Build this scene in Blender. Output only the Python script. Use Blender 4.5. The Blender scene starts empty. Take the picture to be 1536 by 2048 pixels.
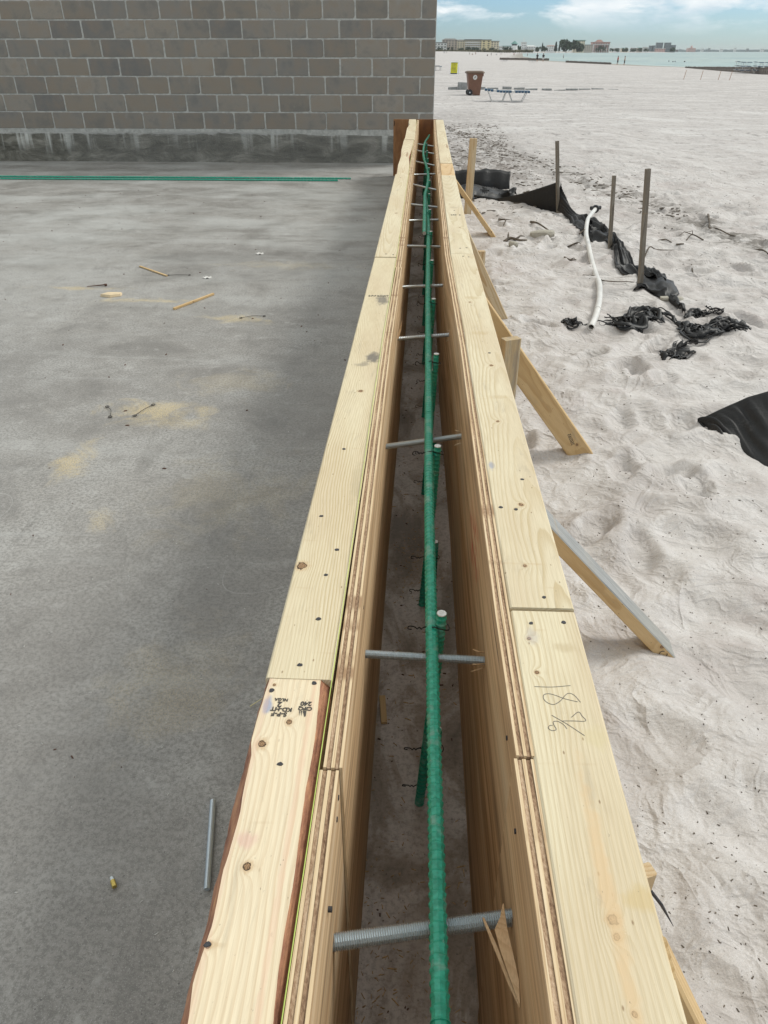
import bpy, bmesh, math, random
import numpy as np
from mathutils import Vector, Matrix
R = math.radians
random.seed(7)
scene = bpy.context.scene
col = scene.collection

# ------------------------------------------------------------------ camera, light, exposure
cam_d = bpy.data.cameras.new('camera')
cam = bpy.data.objects.new('camera', cam_d); col.objects.link(cam)
cam.location = (0, 0, 1.27)
cam.rotation_euler = (R(90 - 32.07), 0, R(2.64))
cam_d.sensor_fit = 'VERTICAL'; cam_d.sensor_height = 36; cam_d.sensor_width = 27
cam_d.lens = 36 * 1470 / 2048
cam_d.clip_start = 0.02; cam_d.clip_end = 90000
scene.camera = cam

SUN_EL, SUN_AZ = R(42), R(62)          # azimuth measured from +Y towards +X
world = bpy.data.worlds.new("World"); scene.world = world; world.use_nodes = True
wt = world.node_tree; wn = wt.nodes; wl = wt.links
for n in list(wn): wn.remove(n)
sky = wn.new('ShaderNodeTexSky'); sky.sky_type = 'NISHITA'; sky.sun_disc = False
sky.sun_elevation = SUN_EL; sky.sun_rotation = SUN_AZ
sky.air_density = 1.0; sky.dust_density = 0.4; sky.ozone_density = 2.5
def wnode(t, **k):
    n = wn.new(t)
    for a, b in k.items(): setattr(n, a, b)
    return n
tc = wnode('ShaderNodeTexCoord')
mp = wnode('ShaderNodeMapping'); mp.inputs['Scale'].default_value = (1, 1, 3.6); mp.inputs['Location'].default_value = (0.35, 0.1, 0.02)
wl.new(tc.outputs['Generated'], mp.inputs[0])
cn = wnode('ShaderNodeTexNoise'); cn.inputs['Scale'].default_value = 8.0; cn.inputs['Detail'].default_value = 9; cn.inputs['Roughness'].default_value = .6; cn.inputs['Distortion'].default_value = .25
wl.new(mp.outputs[0], cn.inputs['Vector'])
cr = wnode('ShaderNodeValToRGB'); cr.color_ramp.elements[0].position = .43; cr.color_ramp.elements[1].position = .54
wl.new(cn.outputs['Fac'], cr.inputs[0])
sep = wnode('ShaderNodeSeparateXYZ'); wl.new(tc.outputs['Generated'], sep.inputs[0])
# cloud cover grows with elevation: a clear pale strip over the sea, an overcast deck above
ele = wnode('ShaderNodeMapRange'); ele.inputs[1].default_value = .014; ele.inputs[2].default_value = .040; ele.inputs[3].default_value = 0; ele.inputs[4].default_value = 1
wl.new(sep.outputs['Z'], ele.inputs[0])
deck = wnode('ShaderNodeMapRange'); deck.inputs[1].default_value = .10; deck.inputs[2].default_value = .35; deck.inputs[3].default_value = 0; deck.inputs[4].default_value = .88
wl.new(sep.outputs['Z'], deck.inputs[0])
m1 = wnode('ShaderNodeMath', operation='MULTIPLY'); wl.new(cr.outputs[0], m1.inputs[0]); wl.new(ele.outputs[0], m1.inputs[1])
m2 = wnode('ShaderNodeMath', operation='MAXIMUM'); wl.new(m1.outputs[0], m2.inputs[0]); wl.new(deck.outputs[0], m2.inputs[1])
# cloud tone: bright tops, bluish-grey bases
cn2 = wnode('ShaderNodeTexNoise'); cn2.inputs['Scale'].default_value = 9; cn2.inputs['Detail'].default_value = 6
wl.new(mp.outputs[0], cn2.inputs['Vector'])
cc = wnode('ShaderNodeValToRGB')
cc.color_ramp.elements[0].position = .36; cc.color_ramp.elements[0].color = (5.6, 6.9, 7.8, 1)
cc.color_ramp.elements[1].position = .62; cc.color_ramp.elements[1].color = (9.8, 10.0, 10.0, 1)
wl.new(cn2.outputs['Fac'], cc.inputs[0])
tint = wnode('ShaderNodeMix', data_type='RGBA', blend_type='MULTIPLY'); tint.inputs['Factor'].default_value = 1
tint.inputs['B'].default_value = (.58, .80, 1.10, 1); wl.new(sky.outputs[0], tint.inputs['A'])
mx = wnode('ShaderNodeMix', data_type='RGBA'); wl.new(m2.outputs[0], mx.inputs['Factor'])
warm = wnode('ShaderNodeMix', data_type='RGBA'); wl.new(deck.outputs[0], warm.inputs['Factor'])
wl.new(cc.outputs[0], warm.inputs['A']); warm.inputs['B'].default_value = (9.0, 9.15, 8.6, 1)      # the thick overcast overhead is a little warmer
wl.new(tint.outputs['Result'], mx.inputs['A']); wl.new(warm.outputs['Result'], mx.inputs['B'])
bg = wnode('ShaderNodeBackground'); bg.inputs[1].default_value = .092
wl.new(mx.outputs['Result'], bg.inputs[0])
wo = wnode('ShaderNodeOutputWorld'); wl.new(bg.outputs[0], wo.inputs[0])

sd = bpy.data.lights.new('sun', 'SUN'); sd.energy = 2.1; sd.angle = R(18); sd.color = (1, .975, .90)
sun = bpy.data.objects.new('sun', sd); col.objects.link(sun)
sdir = Vector((math.sin(SUN_AZ) * math.cos(SUN_EL), math.cos(SUN_AZ) * math.cos(SUN_EL), math.sin(SUN_EL)))
sun.rotation_euler = sdir.to_track_quat('Z', 'Y').to_euler(); sun.location = (5, 5, 30)

vs = scene.view_settings
vs.view_transform = 'Standard'; vs.look = 'None'; vs.exposure = 0.22; vs.gamma = 1; vs.use_curve_mapping = False
scene.render.engine = 'CYCLES'

# ------------------------------------------------------------------ small helpers
def lerp(a, b, t): return a + (b - a) * t
def interp(pts, t):
    if t <= pts[0][0]: return pts[0][1]
    for (a, b), (c, d) in zip(pts, pts[1:]):
        if t <= c: return b + (d - b) * (t - a) / (c - a)
    return pts[-1][1]

class MB:
    def __init__(s): s.v = []; s.f = []; s.m = []
    def add(s, vs, fs, mi=0):
        o = len(s.v); s.v += [tuple(v) for v in vs]
        for f in fs: s.f.append(tuple(i + o for i in f)); s.m.append(mi)
    def box(s, x0, x1, y0, y1, z0, z1, mi=0, M=None):
        vs = [Vector((x, y, z)) for z in (z0, z1) for y in (y0, y1) for x in (x0, x1)]
        if M: vs = [M @ v for v in vs]
        s.add(vs, [(0, 2, 3, 1), (4, 5, 7, 6), (0, 1, 5, 4), (2, 6, 7, 3), (0, 4, 6, 2), (1, 3, 7, 5)], mi)
    def cbox(s, x0, x1, y0, y1, z0, z1, b=.003, mi=0, M=None):
        """box with chamfered edges"""
        X = (x0, x1); Y = (y0, y1); Z = (z0, z1); vs = []; idx = {}
        for i in (0, 1):
            for j in (0, 1):
                for k in (0, 1):
                    dx, dy, dz = (b if i == 0 else -b), (b if j == 0 else -b), (b if k == 0 else -b)
                    for a, p in enumerate(((X[i], Y[j] + dy, Z[k] + dz), (X[i] + dx, Y[j], Z[k] + dz), (X[i] + dx, Y[j] + dy, Z[k]))):
                        idx[(i, j, k, a)] = len(vs); vs.append(Vector(p))
        fs = []
        for i in (0, 1):
            fs.append([idx[(i, j, k, 0)] for j, k in ((0, 0), (1, 0), (1, 1), (0, 1))])
            fs.append([idx[(j, i, k, 1)] for j, k in ((0, 0), (1, 0), (1, 1), (0, 1))])
            fs.append([idx[(j, k, i, 2)] for j, k in ((0, 0), (1, 0), (1, 1), (0, 1))])
        for j in (0, 1):
            for k in (0, 1):
                fs.append([idx[(0, j, k, 1)], idx[(1, j, k, 1)], idx[(1, j, k, 2)], idx[(0, j, k, 2)]])
                fs.append([idx[(j, 0, k, 0)], idx[(j, 1, k, 0)], idx[(j, 1, k, 2)], idx[(j, 0, k, 2)]])
                fs.append([idx[(j, k, 0, 0)], idx[(j, k, 1, 0)], idx[(j, k, 1, 1)], idx[(j, k, 0, 1)]])
                for i in (0, 1): fs.append([idx[(i, j, k, a)] for a in range(3)]) if True else None
        if M: vs = [M @ v for v in vs]
        s.add(vs, fs, mi)
    def tube(s, pts, rad, n=8, mi=0, cap=True):
        pts = [Vector(p) for p in pts]; N = len(pts)
        rads = rad if isinstance(rad, (list, tuple)) else [rad] * N
        up = None; rings = []
        for i, p in enumerate(pts):
            d = (pts[min(i + 1, N - 1)] - pts[max(i - 1, 0)])
            d = d.normalized() if d.length > 1e-9 else Vector((0, 0, 1))
            if up is None:
                up = Vector((0, 0, 1)) if abs(d.z) < .9 else Vector((0, 1, 0))
            a = (up - d * up.dot(d)).normalized(); b = d.cross(a); up = a
            rings.append([p + (a * math.cos(t) + b * math.sin(t)) * rads[i] for t in [2 * math.pi * k / n for k in range(n)]])
        vs = [v for r in rings for v in r]; fs = []
        for i in range(N - 1):
            for k in range(n):
                fs.append((i * n + k, i * n + (k + 1) % n, (i + 1) * n + (k + 1) % n, (i + 1) * n + k))
        if cap: fs.append(tuple(range(n - 1, -1, -1))); fs.append(tuple((N - 1) * n + k for k in range(n)))
        s.add(vs, fs, mi)
    def mesh(s, name, mats, smooth=False):
        me = bpy.data.meshes.new(name); me.from_pydata(s.v, [], s.f)
        for m in (mats if isinstance(mats, (list, tuple)) else [mats]): me.materials.append(m)
        me.polygons.foreach_set('material_index', s.m)
        if smooth: me.polygons.foreach_set('use_smooth', [True] * len(me.polygons))
        bm = bmesh.new(); bm.from_mesh(me); bmesh.ops.recalc_face_normals(bm, faces=bm.faces); bm.to_mesh(me); bm.free()
        me.update(); return me
    def build(s, name, mats, parent=None, loc=(0, 0, 0), smooth=False, rot=None):
        o = bpy.data.objects.new(name, s.mesh(name, mats, smooth)); col.objects.link(o)
        o.location = loc
        if rot: o.rotation_euler = rot
        if parent: o.parent = parent
        return o
def link(name, me, parent=None, loc=(0, 0, 0), rot=None, scale=None):
    o = bpy.data.objects.new(name, me); col.objects.link(o); o.location = loc
    if rot: o.rotation_euler = rot
    if scale: o.scale = scale
    if parent: o.parent = parent
    return o
def tag(o, label=None, cat=None, group=None, kind=None):
    if label: o['label'] = label
    if cat: o['category'] = cat
    if group: o['group'] = group
    if kind: o['kind'] = kind
    return o
def empty(name, loc=(0, 0, 0), rot=None):
    o = bpy.data.objects.new(name, None); col.objects.link(o); o.location = loc; o.empty_display_size = .1
    if rot: o.rotation_euler = rot
    return o
def copy_tree(o, parent=None):
    c = o.copy(); col.objects.link(c); c.parent = parent
    for ch in [x for x in o.children]: copy_tree(ch, c)
    return c
def smooth_path(pts, n=8):
    """Catmull-Rom through the points"""
    P = [Vector(p) for p in pts]; P = [P[0] * 2 - P[1]] + P + [P[-1] * 2 - P[-2]]; out = []
    for i in range(1, len(P) - 2):
        for k in range(n):
            t = k / n; a, b, c, d = P[i - 1:i + 3]
            out.append(.5 * ((2 * b) + (c - a) * t + (2 * a - 5 * b + 4 * c - d) * t * t + (3 * b - a - 3 * c + d) * t ** 3))
    out.append(P[-2]); return out

# numpy gradient noise
_rng = np.random.RandomState(3); _perm = _rng.permutation(512); _g = _rng.uniform(-1, 1, (512, 2)); _g /= np.linalg.norm(_g, axis=1)[:, None]
def pnoise(x, y, seed=0):
    x = np.asarray(x, float); y = np.asarray(y, float)
    xi = np.floor(x).astype(int); yi = np.floor(y).astype(int); xf = x - xi; yf = y - yi
    def g(ix, iy, dx, dy):
        h = _perm[(_perm[(ix + seed * 37) % 512] + iy) % 512]; v = _g[h]; return v[..., 0] * dx + v[..., 1] * dy
    u = xf ** 3 * (xf * (xf * 6 - 15) + 10); v = yf ** 3 * (yf * (yf * 6 - 15) + 10)
    a = g(xi, yi, xf, yf); b = g(xi + 1, yi, xf - 1, yf); c = g(xi, yi + 1, xf, yf - 1); d = g(xi + 1, yi + 1, xf - 1, yf - 1)
    return (a + (b - a) * u) + ((c + (d - c) * u) - (a + (b - a) * u)) * v

# ------------------------------------------------------------------ ground shape
LAND = [(80, -500), (66, 0), (60.1, 152.8), (53, 177), (50, 192), (49, 219), (45, 260), (42, 303), (62, 545), (174, 1544), (347, 2154), (526, 2447), (776, 2694), (900, 3400), (900, 7000), (-7000, 7000), (-7000, -500)]
def land_dist(x, y):
    x = np.asarray(x, float); y = np.asarray(y, float)
    best = np.full(x.shape, 1e9); inside = np.zeros(x.shape, bool); n = len(LAND)
    for i in range(n):
        ax, ay = LAND[i]; bx, by = LAND[(i + 1) % n]; dx, dy = bx - ax, by - ay
        t = np.clip(((x - ax) * dx + (y - ay) * dy) / (dx * dx + dy * dy), 0, 1)
        best = np.minimum(best, np.hypot(x - ax - t * dx, y - ay - t * dy))
        c = ((ay > y) != (by > y)); den = (by - ay) if by != ay else 1e-9
        inside ^= c & (x < (bx - ax) * (y - ay) / den + ax)
    return np.where(inside, best, -best)
def sstep(t): t = np.clip(t, 0, 1); return t * t * (3 - 2 * t)
def sand_base(x, y):
    r = np.hypot(x, y)
    z = -.15 - .35 * sstep((r - 3) / 32)
    d = land_dist(x, y)
    z = z + 1.9 * sstep((r - 450) / 900) * sstep((d - 5) / 120)
    zs = -1.4 + .0158 * d + .12 * np.maximum(d - 60, 0)
    zs = zs + 2.2 * sstep((r - 450) / 900) * sstep((d - 5) / 120)
    return np.maximum(np.minimum(z, zs), -4.0)
def sand_z(x, y):
    x = np.asarray(x, float); y = np.asarray(y, float)
    z = sand_base(x, y); r = np.hypot(x, y)
    wx = x + .12 * pnoise(x * 1.7, y * 1.7, 5); wy = y + .12 * pnoise(x * 1.7, y * 1.7, 6)
    near = 1 - sstep((r - 9) / 14)
    a = pnoise(wx * 1.3, wy * 1.3, 1) * .05
    ridge = (1 - np.abs(pnoise(wx * 2.6, wy * 3.4, 2)) * 2.6)
    b = np.clip(ridge, -.5, 1) * .036
    c = (1 - np.abs(pnoise(wx * 5.2, wy * 6.5, 3)) * 2.4) * .016
    e = pnoise(wx * 14, wy * 16, 4) * .006
    far = pnoise(x * .25, y * .25, 7) * .12 * sstep((r - 8) / 20) * (1 - sstep((r - 60) / 80)) + pnoise(x * 1.1, y * 1.1, 8) * .03 * (1 - near) * (1 - sstep((r - 25) / 20))
    # sand lies a little lower and flatter right against the formwork
    edge = sstep((x - .25) / .5)
    z = z - .035 * np.exp(-(((x - .78) / .16) ** 2 + ((y - 1.58) / .22) ** 2))      # scoured hollow at the near brace foot
    return z + (a * edge + b * (.35 + .65 * edge) + c + e - .026) * (near + .25 * (1 - near) * (1 - sstep((r - 30) / 20))) + far
_fr = random.Random(21); FOOT = []
for _i in range(46):                                            # trails of paired prints wandering over the near sand
    _x, _y, _a = _fr.uniform(.6, 5.5), _fr.uniform(.6, 10), _fr.uniform(0, 6.28)
    for _k in range(_fr.randint(3, 6)):
        _s = 1 if _k % 2 else -1
        FOOT.append((_x + _s * .09 * math.cos(_a + 1.57), _y + _s * .09 * math.sin(_a + 1.57), _a + _fr.uniform(-.2, .2), _fr.uniform(.018, .042)))
        _x += .55 * math.cos(_a); _y += .55 * math.sin(_a); _a += _fr.uniform(-.4, .4)
_plain_sand = sand_z
def _print(x, y, fx, fy, fa, dp):
    dx = x - fx; dy = y - fy; u = dx * math.cos(fa) + dy * math.sin(fa); v = -dx * math.sin(fa) + dy * math.cos(fa)
    wob = 1 + .35 * pnoise(x * 9, y * 9, 11)
    q = np.sqrt((u / .135) ** 2 + (v / (.052 + .010 * np.cos(u * 18))) ** 2) * wob
    return sstep((x - .3) / .25) * (-dp * (1 - sstep((q - .45) / .55)) + dp * .42 * np.exp(-((q - 1.25) / .32) ** 2))
def sand_z(x, y):
    x = np.asarray(x, float); y = np.asarray(y, float); z = _plain_sand(x, y)
    if x.ndim == 2:          # grid: only rows and columns near the prints are touched
        i1 = np.searchsorted(x[0], 9.0); i0 = np.searchsorted(x[0], -.5); j0 = np.searchsorted(y[:, 0], -.5); j1 = np.searchsorted(y[:, 0], 14.0)
        gx, gy = x[0], y[:, 0]
        for fx, fy, fa, dp in FOOT:
            a, b_, c, d_ = np.searchsorted(gx, fx - .34), np.searchsorted(gx, fx + .34), np.searchsorted(gy, fy - .34), np.searchsorted(gy, fy + .34)
            if b_ <= a or d_ <= c: continue
            z[c:d_, a:b_] += _print(x[c:d_, a:b_], y[c:d_, a:b_], fx, fy, fa, dp)
        return z
    keep = sstep((x - .3) / .25)
    for fx, fy, fa, dp in FOOT:
        m = (np.abs(x - fx) < .34) & (np.abs(y - fy) < .34)
        if not m.any(): continue
        z[m] += _print(x[m], y[m], fx, fy, fa, dp)
    return z


# ------------------------------------------------------------------ materials
class NT:
    def __init__(s, name):
        s.mat = bpy.data.materials.new(name); s.mat.use_nodes = True; s.t = s.mat.node_tree
        s.b = s.t.nodes['Principled BSDF']; s.out = s.t.nodes['Material Output']; s._tc = None
    def n(s, t, **k):
        nd = s.t.nodes.new(t)
        for a, b in k.items(): setattr(nd, a, b)
        return nd
    def set(s, sock, v):
        if hasattr(v, 'is_output') or isinstance(v, bpy.types.NodeSocket): s.t.links.new(v, sock)
        elif v is not None:
            if isinstance(v, (tuple, list)) and len(v) == 3 and sock.type == 'RGBA': v = (*v, 1)
            sock.default_value = v
    def co(s, scale=None, loc=None, rot=None, kind='Object'):
        if not s._tc: s._tc = s.n('ShaderNodeTexCoord')
        o = s._tc.outputs[kind]
        if scale or loc or rot:
            m = s.n('ShaderNodeMapping'); s.t.links.new(o, m.inputs[0])
            if scale: m.inputs['Scale'].default_value = scale
            if loc: m.inputs['Location'].default_value = loc
            if rot: m.inputs['Rotation'].default_value = rot
            o = m.outputs[0]
        return o
    def noise(s, v=None, scale=5, detail=4, rough=.5, dist=0, out='Fac'):
        n = s.n('ShaderNodeTexNoise'); s.set(n.inputs['Vector'], v if v is not None else s.co())
        n.inputs['Scale'].default_value = scale; n.inputs['Detail'].default_value = detail
        n.inputs['Roughness'].default_value = rough; n.inputs['Distortion'].default_value = dist
        return n.outputs[out]
    def vor(s, v=None, scale=5, feature='F1', rand=1, out='Distance'):
        n = s.n('ShaderNodeTexVoronoi', feature=feature); s.set(n.inputs['Vector'], v if v is not None else s.co())
        n.inputs['Scale'].default_value = scale; n.inputs['Randomness'].default_value = rand
        return n.outputs[out]
    def m(s, op, a, b=None, c=None):
        n = s.n('ShaderNodeMath', operation=op)
        s.set(n.inputs[0], a)
        if b is not None: s.set(n.inputs[1], b)
        if c is not None: s.set(n.inputs[2], c)
        return n.outputs[0]
    def mr(s, v, a, b, c=0, d=1, smooth=True):
        n = s.n('ShaderNodeMapRange'); n.interpolation_type = 'SMOOTHSTEP' if smooth else 'LINEAR'
        s.set(n.inputs[0], v)
        for i, k in enumerate((a, b, c, d)): n.inputs[i + 1].default_value = k
        return n.outputs[0]
    def mix(s, f, a, b, mode='MIX'):
        n = s.n('ShaderNodeMix', data_type='RGBA', blend_type=mode); n.clamp_factor = True
        s.set(n.inputs['Factor'], f); s.set(n.inputs['A'], a); s.set(n.inputs['B'], b)
        return n.outputs['Result']
    def ramp(s, f, els):
        n = s.n('ShaderNodeValToRGB'); e = n.color_ramp.elements
        while len(e) < len(els): e.new(.5)
        for i, (p, c) in enumerate(els): e[i].position = p; e[i].color = (*c, 1) if len(c) == 3 else c
        s.set(n.inputs[0], f); return n.outputs[0]
    def xyz(s, v=None):
        n = s.n('ShaderNodeSeparateXYZ'); s.set(n.inputs[0], v if v is not None else s.co()); return n.outputs
    def comb(s, x, y, z):
        n = s.n('ShaderNodeCombineXYZ'); s.set(n.inputs[0], x); s.set(n.inputs[1], y); s.set(n.inputs[2], z); return n.outputs[0]
    def rnd(s): return s.n('ShaderNodeObjectInfo').outputs['Random']
    def bump(s, h, strength=.3, dist=.01, nrm=None):
        n = s.n('ShaderNodeBump'); n.inputs['Strength'].default_value = strength; n.inputs['Distance'].default_value = dist
        s.set(n.inputs['Height'], h)
        if nrm is not None: s.set(n.inputs['Normal'], nrm)
        return n.outputs[0]
    def spot(s, X, Y, x, y, rx, ry):
        """soft 1..0 falloff around a point on the surface"""
        a = s.m('DIVIDE', s.m('SUBTRACT', X, x), rx); b = s.m('DIVIDE', s.m('SUBTRACT', Y, y), ry)
        return s.m('SQRT', s.m('ADD', s.m('MULTIPLY', a, a), s.m('MULTIPLY', b, b)))
    def done(s, color=None, rough=.7, bump=None, metal=None, spec=None):
        if color is not None: s.set(s.b.inputs['Base Color'], color)
        s.set(s.b.inputs['Roughness'], rough)
        if bump is not None: s.set(s.b.inputs['Normal'], bump)
        if metal is not None: s.b.inputs['Metallic'].default_value = metal
        if spec is not None: s.b.inputs['Specular IOR Level'].default_value = spec
        return s.mat
def flat(name, c, rough=.6, metal=0, var=.12, scale=20):
    t = NT(name); nz = t.noise(scale=scale, detail=5)
    colr = t.mix(t.mr(nz, .3, .7), tuple(k * (1 - var) for k in c), tuple(min(1, k * (1 + var)) for k in c))
    return t.done(colr, rough, t.bump(nz, .15, .005), metal)

def wood(name, light=(.66, .53, .35), dark=(.47, .31, .15), freq=210, pith=(.01, -.05), tilt=.012, knots=(), stains=(), seed=0, blotch=(.60, .51, .36), dirt=0, freckle=.75):
    """plain-sawn softwood, grain along local Y, face in XY"""
    t = NT(name); P = t.co(loc=(0, 0, 0)); X, Y, Z = t.xyz(P)
    so = seed * 7.31
    wob = t.noise(t.comb(t.m('MULTIPLY', X, 9.), t.m('MULTIPLY_ADD', Y, 1.7, so), Z), 1, 2)
    wob2 = t.noise(t.comb(t.m('MULTIPLY', X, 40.), t.m('MULTIPLY_ADD', Y, 9, so + 3), t.m('MULTIPLY', Z, 40)), 1, 2)
    px = t.m('ADD', t.m('SUBTRACT', X, pith[0]), t.m('MULTIPLY', t.m('SUBTRACT', wob, .5), .05))
    pz = t.m('ADD', t.m('SUBTRACT', Z, pith[1]), t.m('MULTIPLY', t.m('SINE', t.m('MULTIPLY_ADD', Y, 1.3, so)), tilt))
    rr = t.m('SQRT', t.m('ADD', t.m('MULTIPLY', px, px), t.m('MULTIPLY', pz, pz)))
    ring = t.m('ADD', t.m('MULTIPLY', rr, freq), t.m('MULTIPLY', t.m('SUBTRACT', wob2, .5), .8))
    kw = t.noise(t.comb(t.m('MULTIPLY', X, 170), t.m('MULTIPLY_ADD', Y, 150, so), 0), 1, 4, .6)
    kd = None
    for (kx, ky, kr) in knots:
        d = t.spot(X, Y, kx, ky, kr, kr * 1.15)
        dd = t.m('ADD', d, t.m('MULTIPLY', t.m('SUBTRACT', kw, .5), 1.5))
        inf = t.m('DIVIDE', 2.2, t.m('ADD', 1.0, t.m('MULTIPLY', t.m('MULTIPLY', dd, dd), .22)))
        ring = t.m('ADD', ring, inf)
        kd = dd if kd is None else t.m('MINIMUM', kd, dd)
    fr = t.m('FRACT', ring)
    late = t.m('MULTIPLY', t.mr(fr, .35, .93), t.mr(fr, 1.0, .94))
    big = t.noise(t.comb(t.m('MULTIPLY', X, 12), t.m('MULTIPLY_ADD', Y, 2.2, so), Z), 1, 4)
    base = t.mix(t.mr(big, .35, .68), light, blotch)
    vis = t.mr(t.noise(t.comb(t.m('MULTIPLY', X, 16), t.m('MULTIPLY_ADD', Y, 2.0, so + 9), Z), 1, 2), .3, .7, .25, .85)
    c = t.mix(t.m('MULTIPLY', late, vis), base, dark)
    fib = t.noise(t.comb(t.m('MULTIPLY', X, 900), t.m('MULTIPLY', Y, 18), t.m('MULTIPLY', Z, 900)), 1, 3)
    c = t.mix(t.mr(fib, .35, .75, 0, .34), c, tuple(k * .72 for k in dark))
    fle = t.vor(t.comb(t.m('MULTIPLY', X, 60), t.m('MULTIPLY_ADD', Y, 26, so), Z), 1)
    c = t.mix(t.m('MULTIPLY', t.mr(fle, .09, .03), freckle), c, (.20, .12, .06))
    wave = t.mr(t.noise(t.comb(t.m('MULTIPLY', X, 5), t.m('MULTIPLY_ADD', Y, 55, so), Z), 1, 3), .60, .72, 0, .38)
    wgate = t.mr(t.noise(t.comb(t.m('MULTIPLY', X, 18), t.m('MULTIPLY_ADD', Y, 7, so + 5), Z), 1, 2), .5, .65)
    c = t.mix(t.m('MULTIPLY', wave, wgate), c, (.42, .28, .14))
    if kd is not None:
        c = t.mix(t.mr(kd, 2.2, .9, 0, .45), c, (.42, .24, .10))
        kin = t.mix(t.mr(t.noise(scale=900, detail=2), .4, .6), (.12, .07, .04), (.38, .24, .13))
        c = t.mix(t.mr(kd, 1.0, .8), c, kin)
        c = t.mix(t.m('MULTIPLY', t.mr(kd, .72, .85), t.mr(kd, 1.08, .92)), c, (.035, .02, .012))
    for (x, y, rx, ry, sc, st) in stains:
        d = t.m('ADD', t.spot(X, Y, x, y, rx, ry), t.m('MULTIPLY', t.m('SUBTRACT', t.noise(t.comb(t.m('MULTIPLY', X, 90), t.m('MULTIPLY', Y, 60), so), 1, 3), .5), 1.3))
        c = t.mix(t.mr(d, 1.15, .35, 0, st), c, sc)
    sm_ = t.noise(t.comb(t.m('MULTIPLY', X, 22), t.m('MULTIPLY_ADD', Y, 5, so + 2), 0), 1, 7, .72, .8)
    c = t.mix(t.mr(sm_, .56, .70, 0, .38), c, (.36, .31, .23))
    sk = t.noise(t.comb(t.m('MULTIPLY', X, 260), t.m('MULTIPLY_ADD', Y, 120, so), 0), 1, 3, .6)
    c = t.mix(t.m('MULTIPLY', t.mr(sk, .68, .72, 0, .6), t.mr(sm_, .45, .6)), c, (.16, .13, .10))
    if dirt:
        dn = t.noise(t.comb(t.m('MULTIPLY', X, 50), t.m('MULTIPLY_ADD', Y, 9, so), t.m('MULTIPLY', Z, 30)), 1, 6, .65)
        c = t.mix(t.mr(dn, .42, .62, 0, dirt), c, (.19, .19, .18))
    h = t.m('ADD', t.m('MULTIPLY', late, .6), t.m('MULTIPLY', fib, .6))
    return t.done(c, .72, t.bump(h, .25, .0008), spec=.25)

def ply_face(name, seed=0, tone=1.0, red=False):
    t = NT(name); X, Y, Z = t.xyz(); so = seed * 3.7
    st = t.noise(t.comb(X, t.m('MULTIPLY_ADD', Y, 1.6, so), t.m('MULTIPLY', Z, 34)), 1, 6, .62)
    st2 = t.noise(t.comb(X, t.m('MULTIPLY_ADD', Y, 5, so), t.m('MULTIPLY', Z, 240)), 1, 4)
    blo = t.noise(t.comb(X, t.m('MULTIPLY_ADD', Y, 1.1, so + 8), t.m('MULTIPLY', Z, 7)), 1, 3)
    k = tone
    k = k * 1.14
    c = t.ramp(st, [(.28, (.20 * k, .14 * k, .085 * k)), (.47, (.45 * k, .305 * k, .175 * k)), (.62, (.57 * k, .42 * k, .26 * k)), (.78, (.60 * k, .49 * k, .35 * k))])
    c = t.mix(t.mr(st2, .4, .7, 0, .4), c, (.16, .10, .06))
    c = t.mix(t.mr(blo, .5, .68, 0, .45), c, (.50 * k, .42 * k, .30 * k))
    cr = t.noise(t.comb(X, t.m('MULTIPLY_ADD', Y, 2.2, so + 4), t.m('MULTIPLY', Z, 95)), 1, 2)
    c = t.mix(t.mr(cr, .73, .77, 0, .85), c, (.04, .022, .014))
    if red:
        d = t.spot(Y, Z, .60, .48, .16, .085)
        rn = t.noise(t.comb(X, t.m('MULTIPLY', Y, 12), t.m('MULTIPLY', Z, 170)), 1, 2)
        c = t.mix(t.m('MULTIPLY', t.mr(d, 1, .3), t.mr(rn, .5, .62)), c, (.42, .04, .03))
    return t.done(c, .7, t.bump(st2, .3, .0012), spec=.2)
def ply_layer(name, cross=False, seed=0):
    t = NT(name); X, Y, Z = t.xyz(); so = seed * 2.9
    if cross:
        a = t.noise(t.comb(t.m('MULTIPLY_ADD', X, 420, t.m('MULTIPLY', Y, 60)), t.m('MULTIPLY_ADD', Y, 160, so), t.m('MULTIPLY', Z, 8)), 1, 6, .72)
        a2 = t.noise(t.comb(t.m('MULTIPLY', X, 120), t.m('MULTIPLY_ADD', Y, 9, so), 0), 1, 3)
        c = t.ramp(t.m('MULTIPLY_ADD', a2, .5, t.m('MULTIPLY', a, .6)), [(.38, (.13, .075, .045)), (.52, (.31, .205, .13)), (.60, (.42, .30, .20)), (.72, (.56, .43, .31))])
    else:
        a = t.noise(t.comb(t.m('MULTIPLY', X, 500), t.m('MULTIPLY_ADD', Y, 6, so), t.m('MULTIPLY', Z, 20)), 1, 4, .6)
        c = t.ramp(a, [(.30, (.38, .25, .14)), (.48, (.60, .46, .29)), (.7, (.70, .58, .41))])
        d = t.noise(t.comb(X, t.m('MULTIPLY_ADD', Y, 13, so + 5), Z), 1, 2)
        c = t.mix(t.mr(d, .63, .72, 0, .7), c, (.24, .13, .07))
    if cross:
        vd = t.noise(t.comb(t.m('MULTIPLY', X, 60), t.m('MULTIPLY_ADD', Y, 22, so + 6), 0), 1, 2); c = t.mix(t.mr(vd, .74, .77), c, (.02, .012, .008))
    return t.done(c, .8, t.bump(a, .6 if cross else .3, .002), spec=.15)

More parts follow.
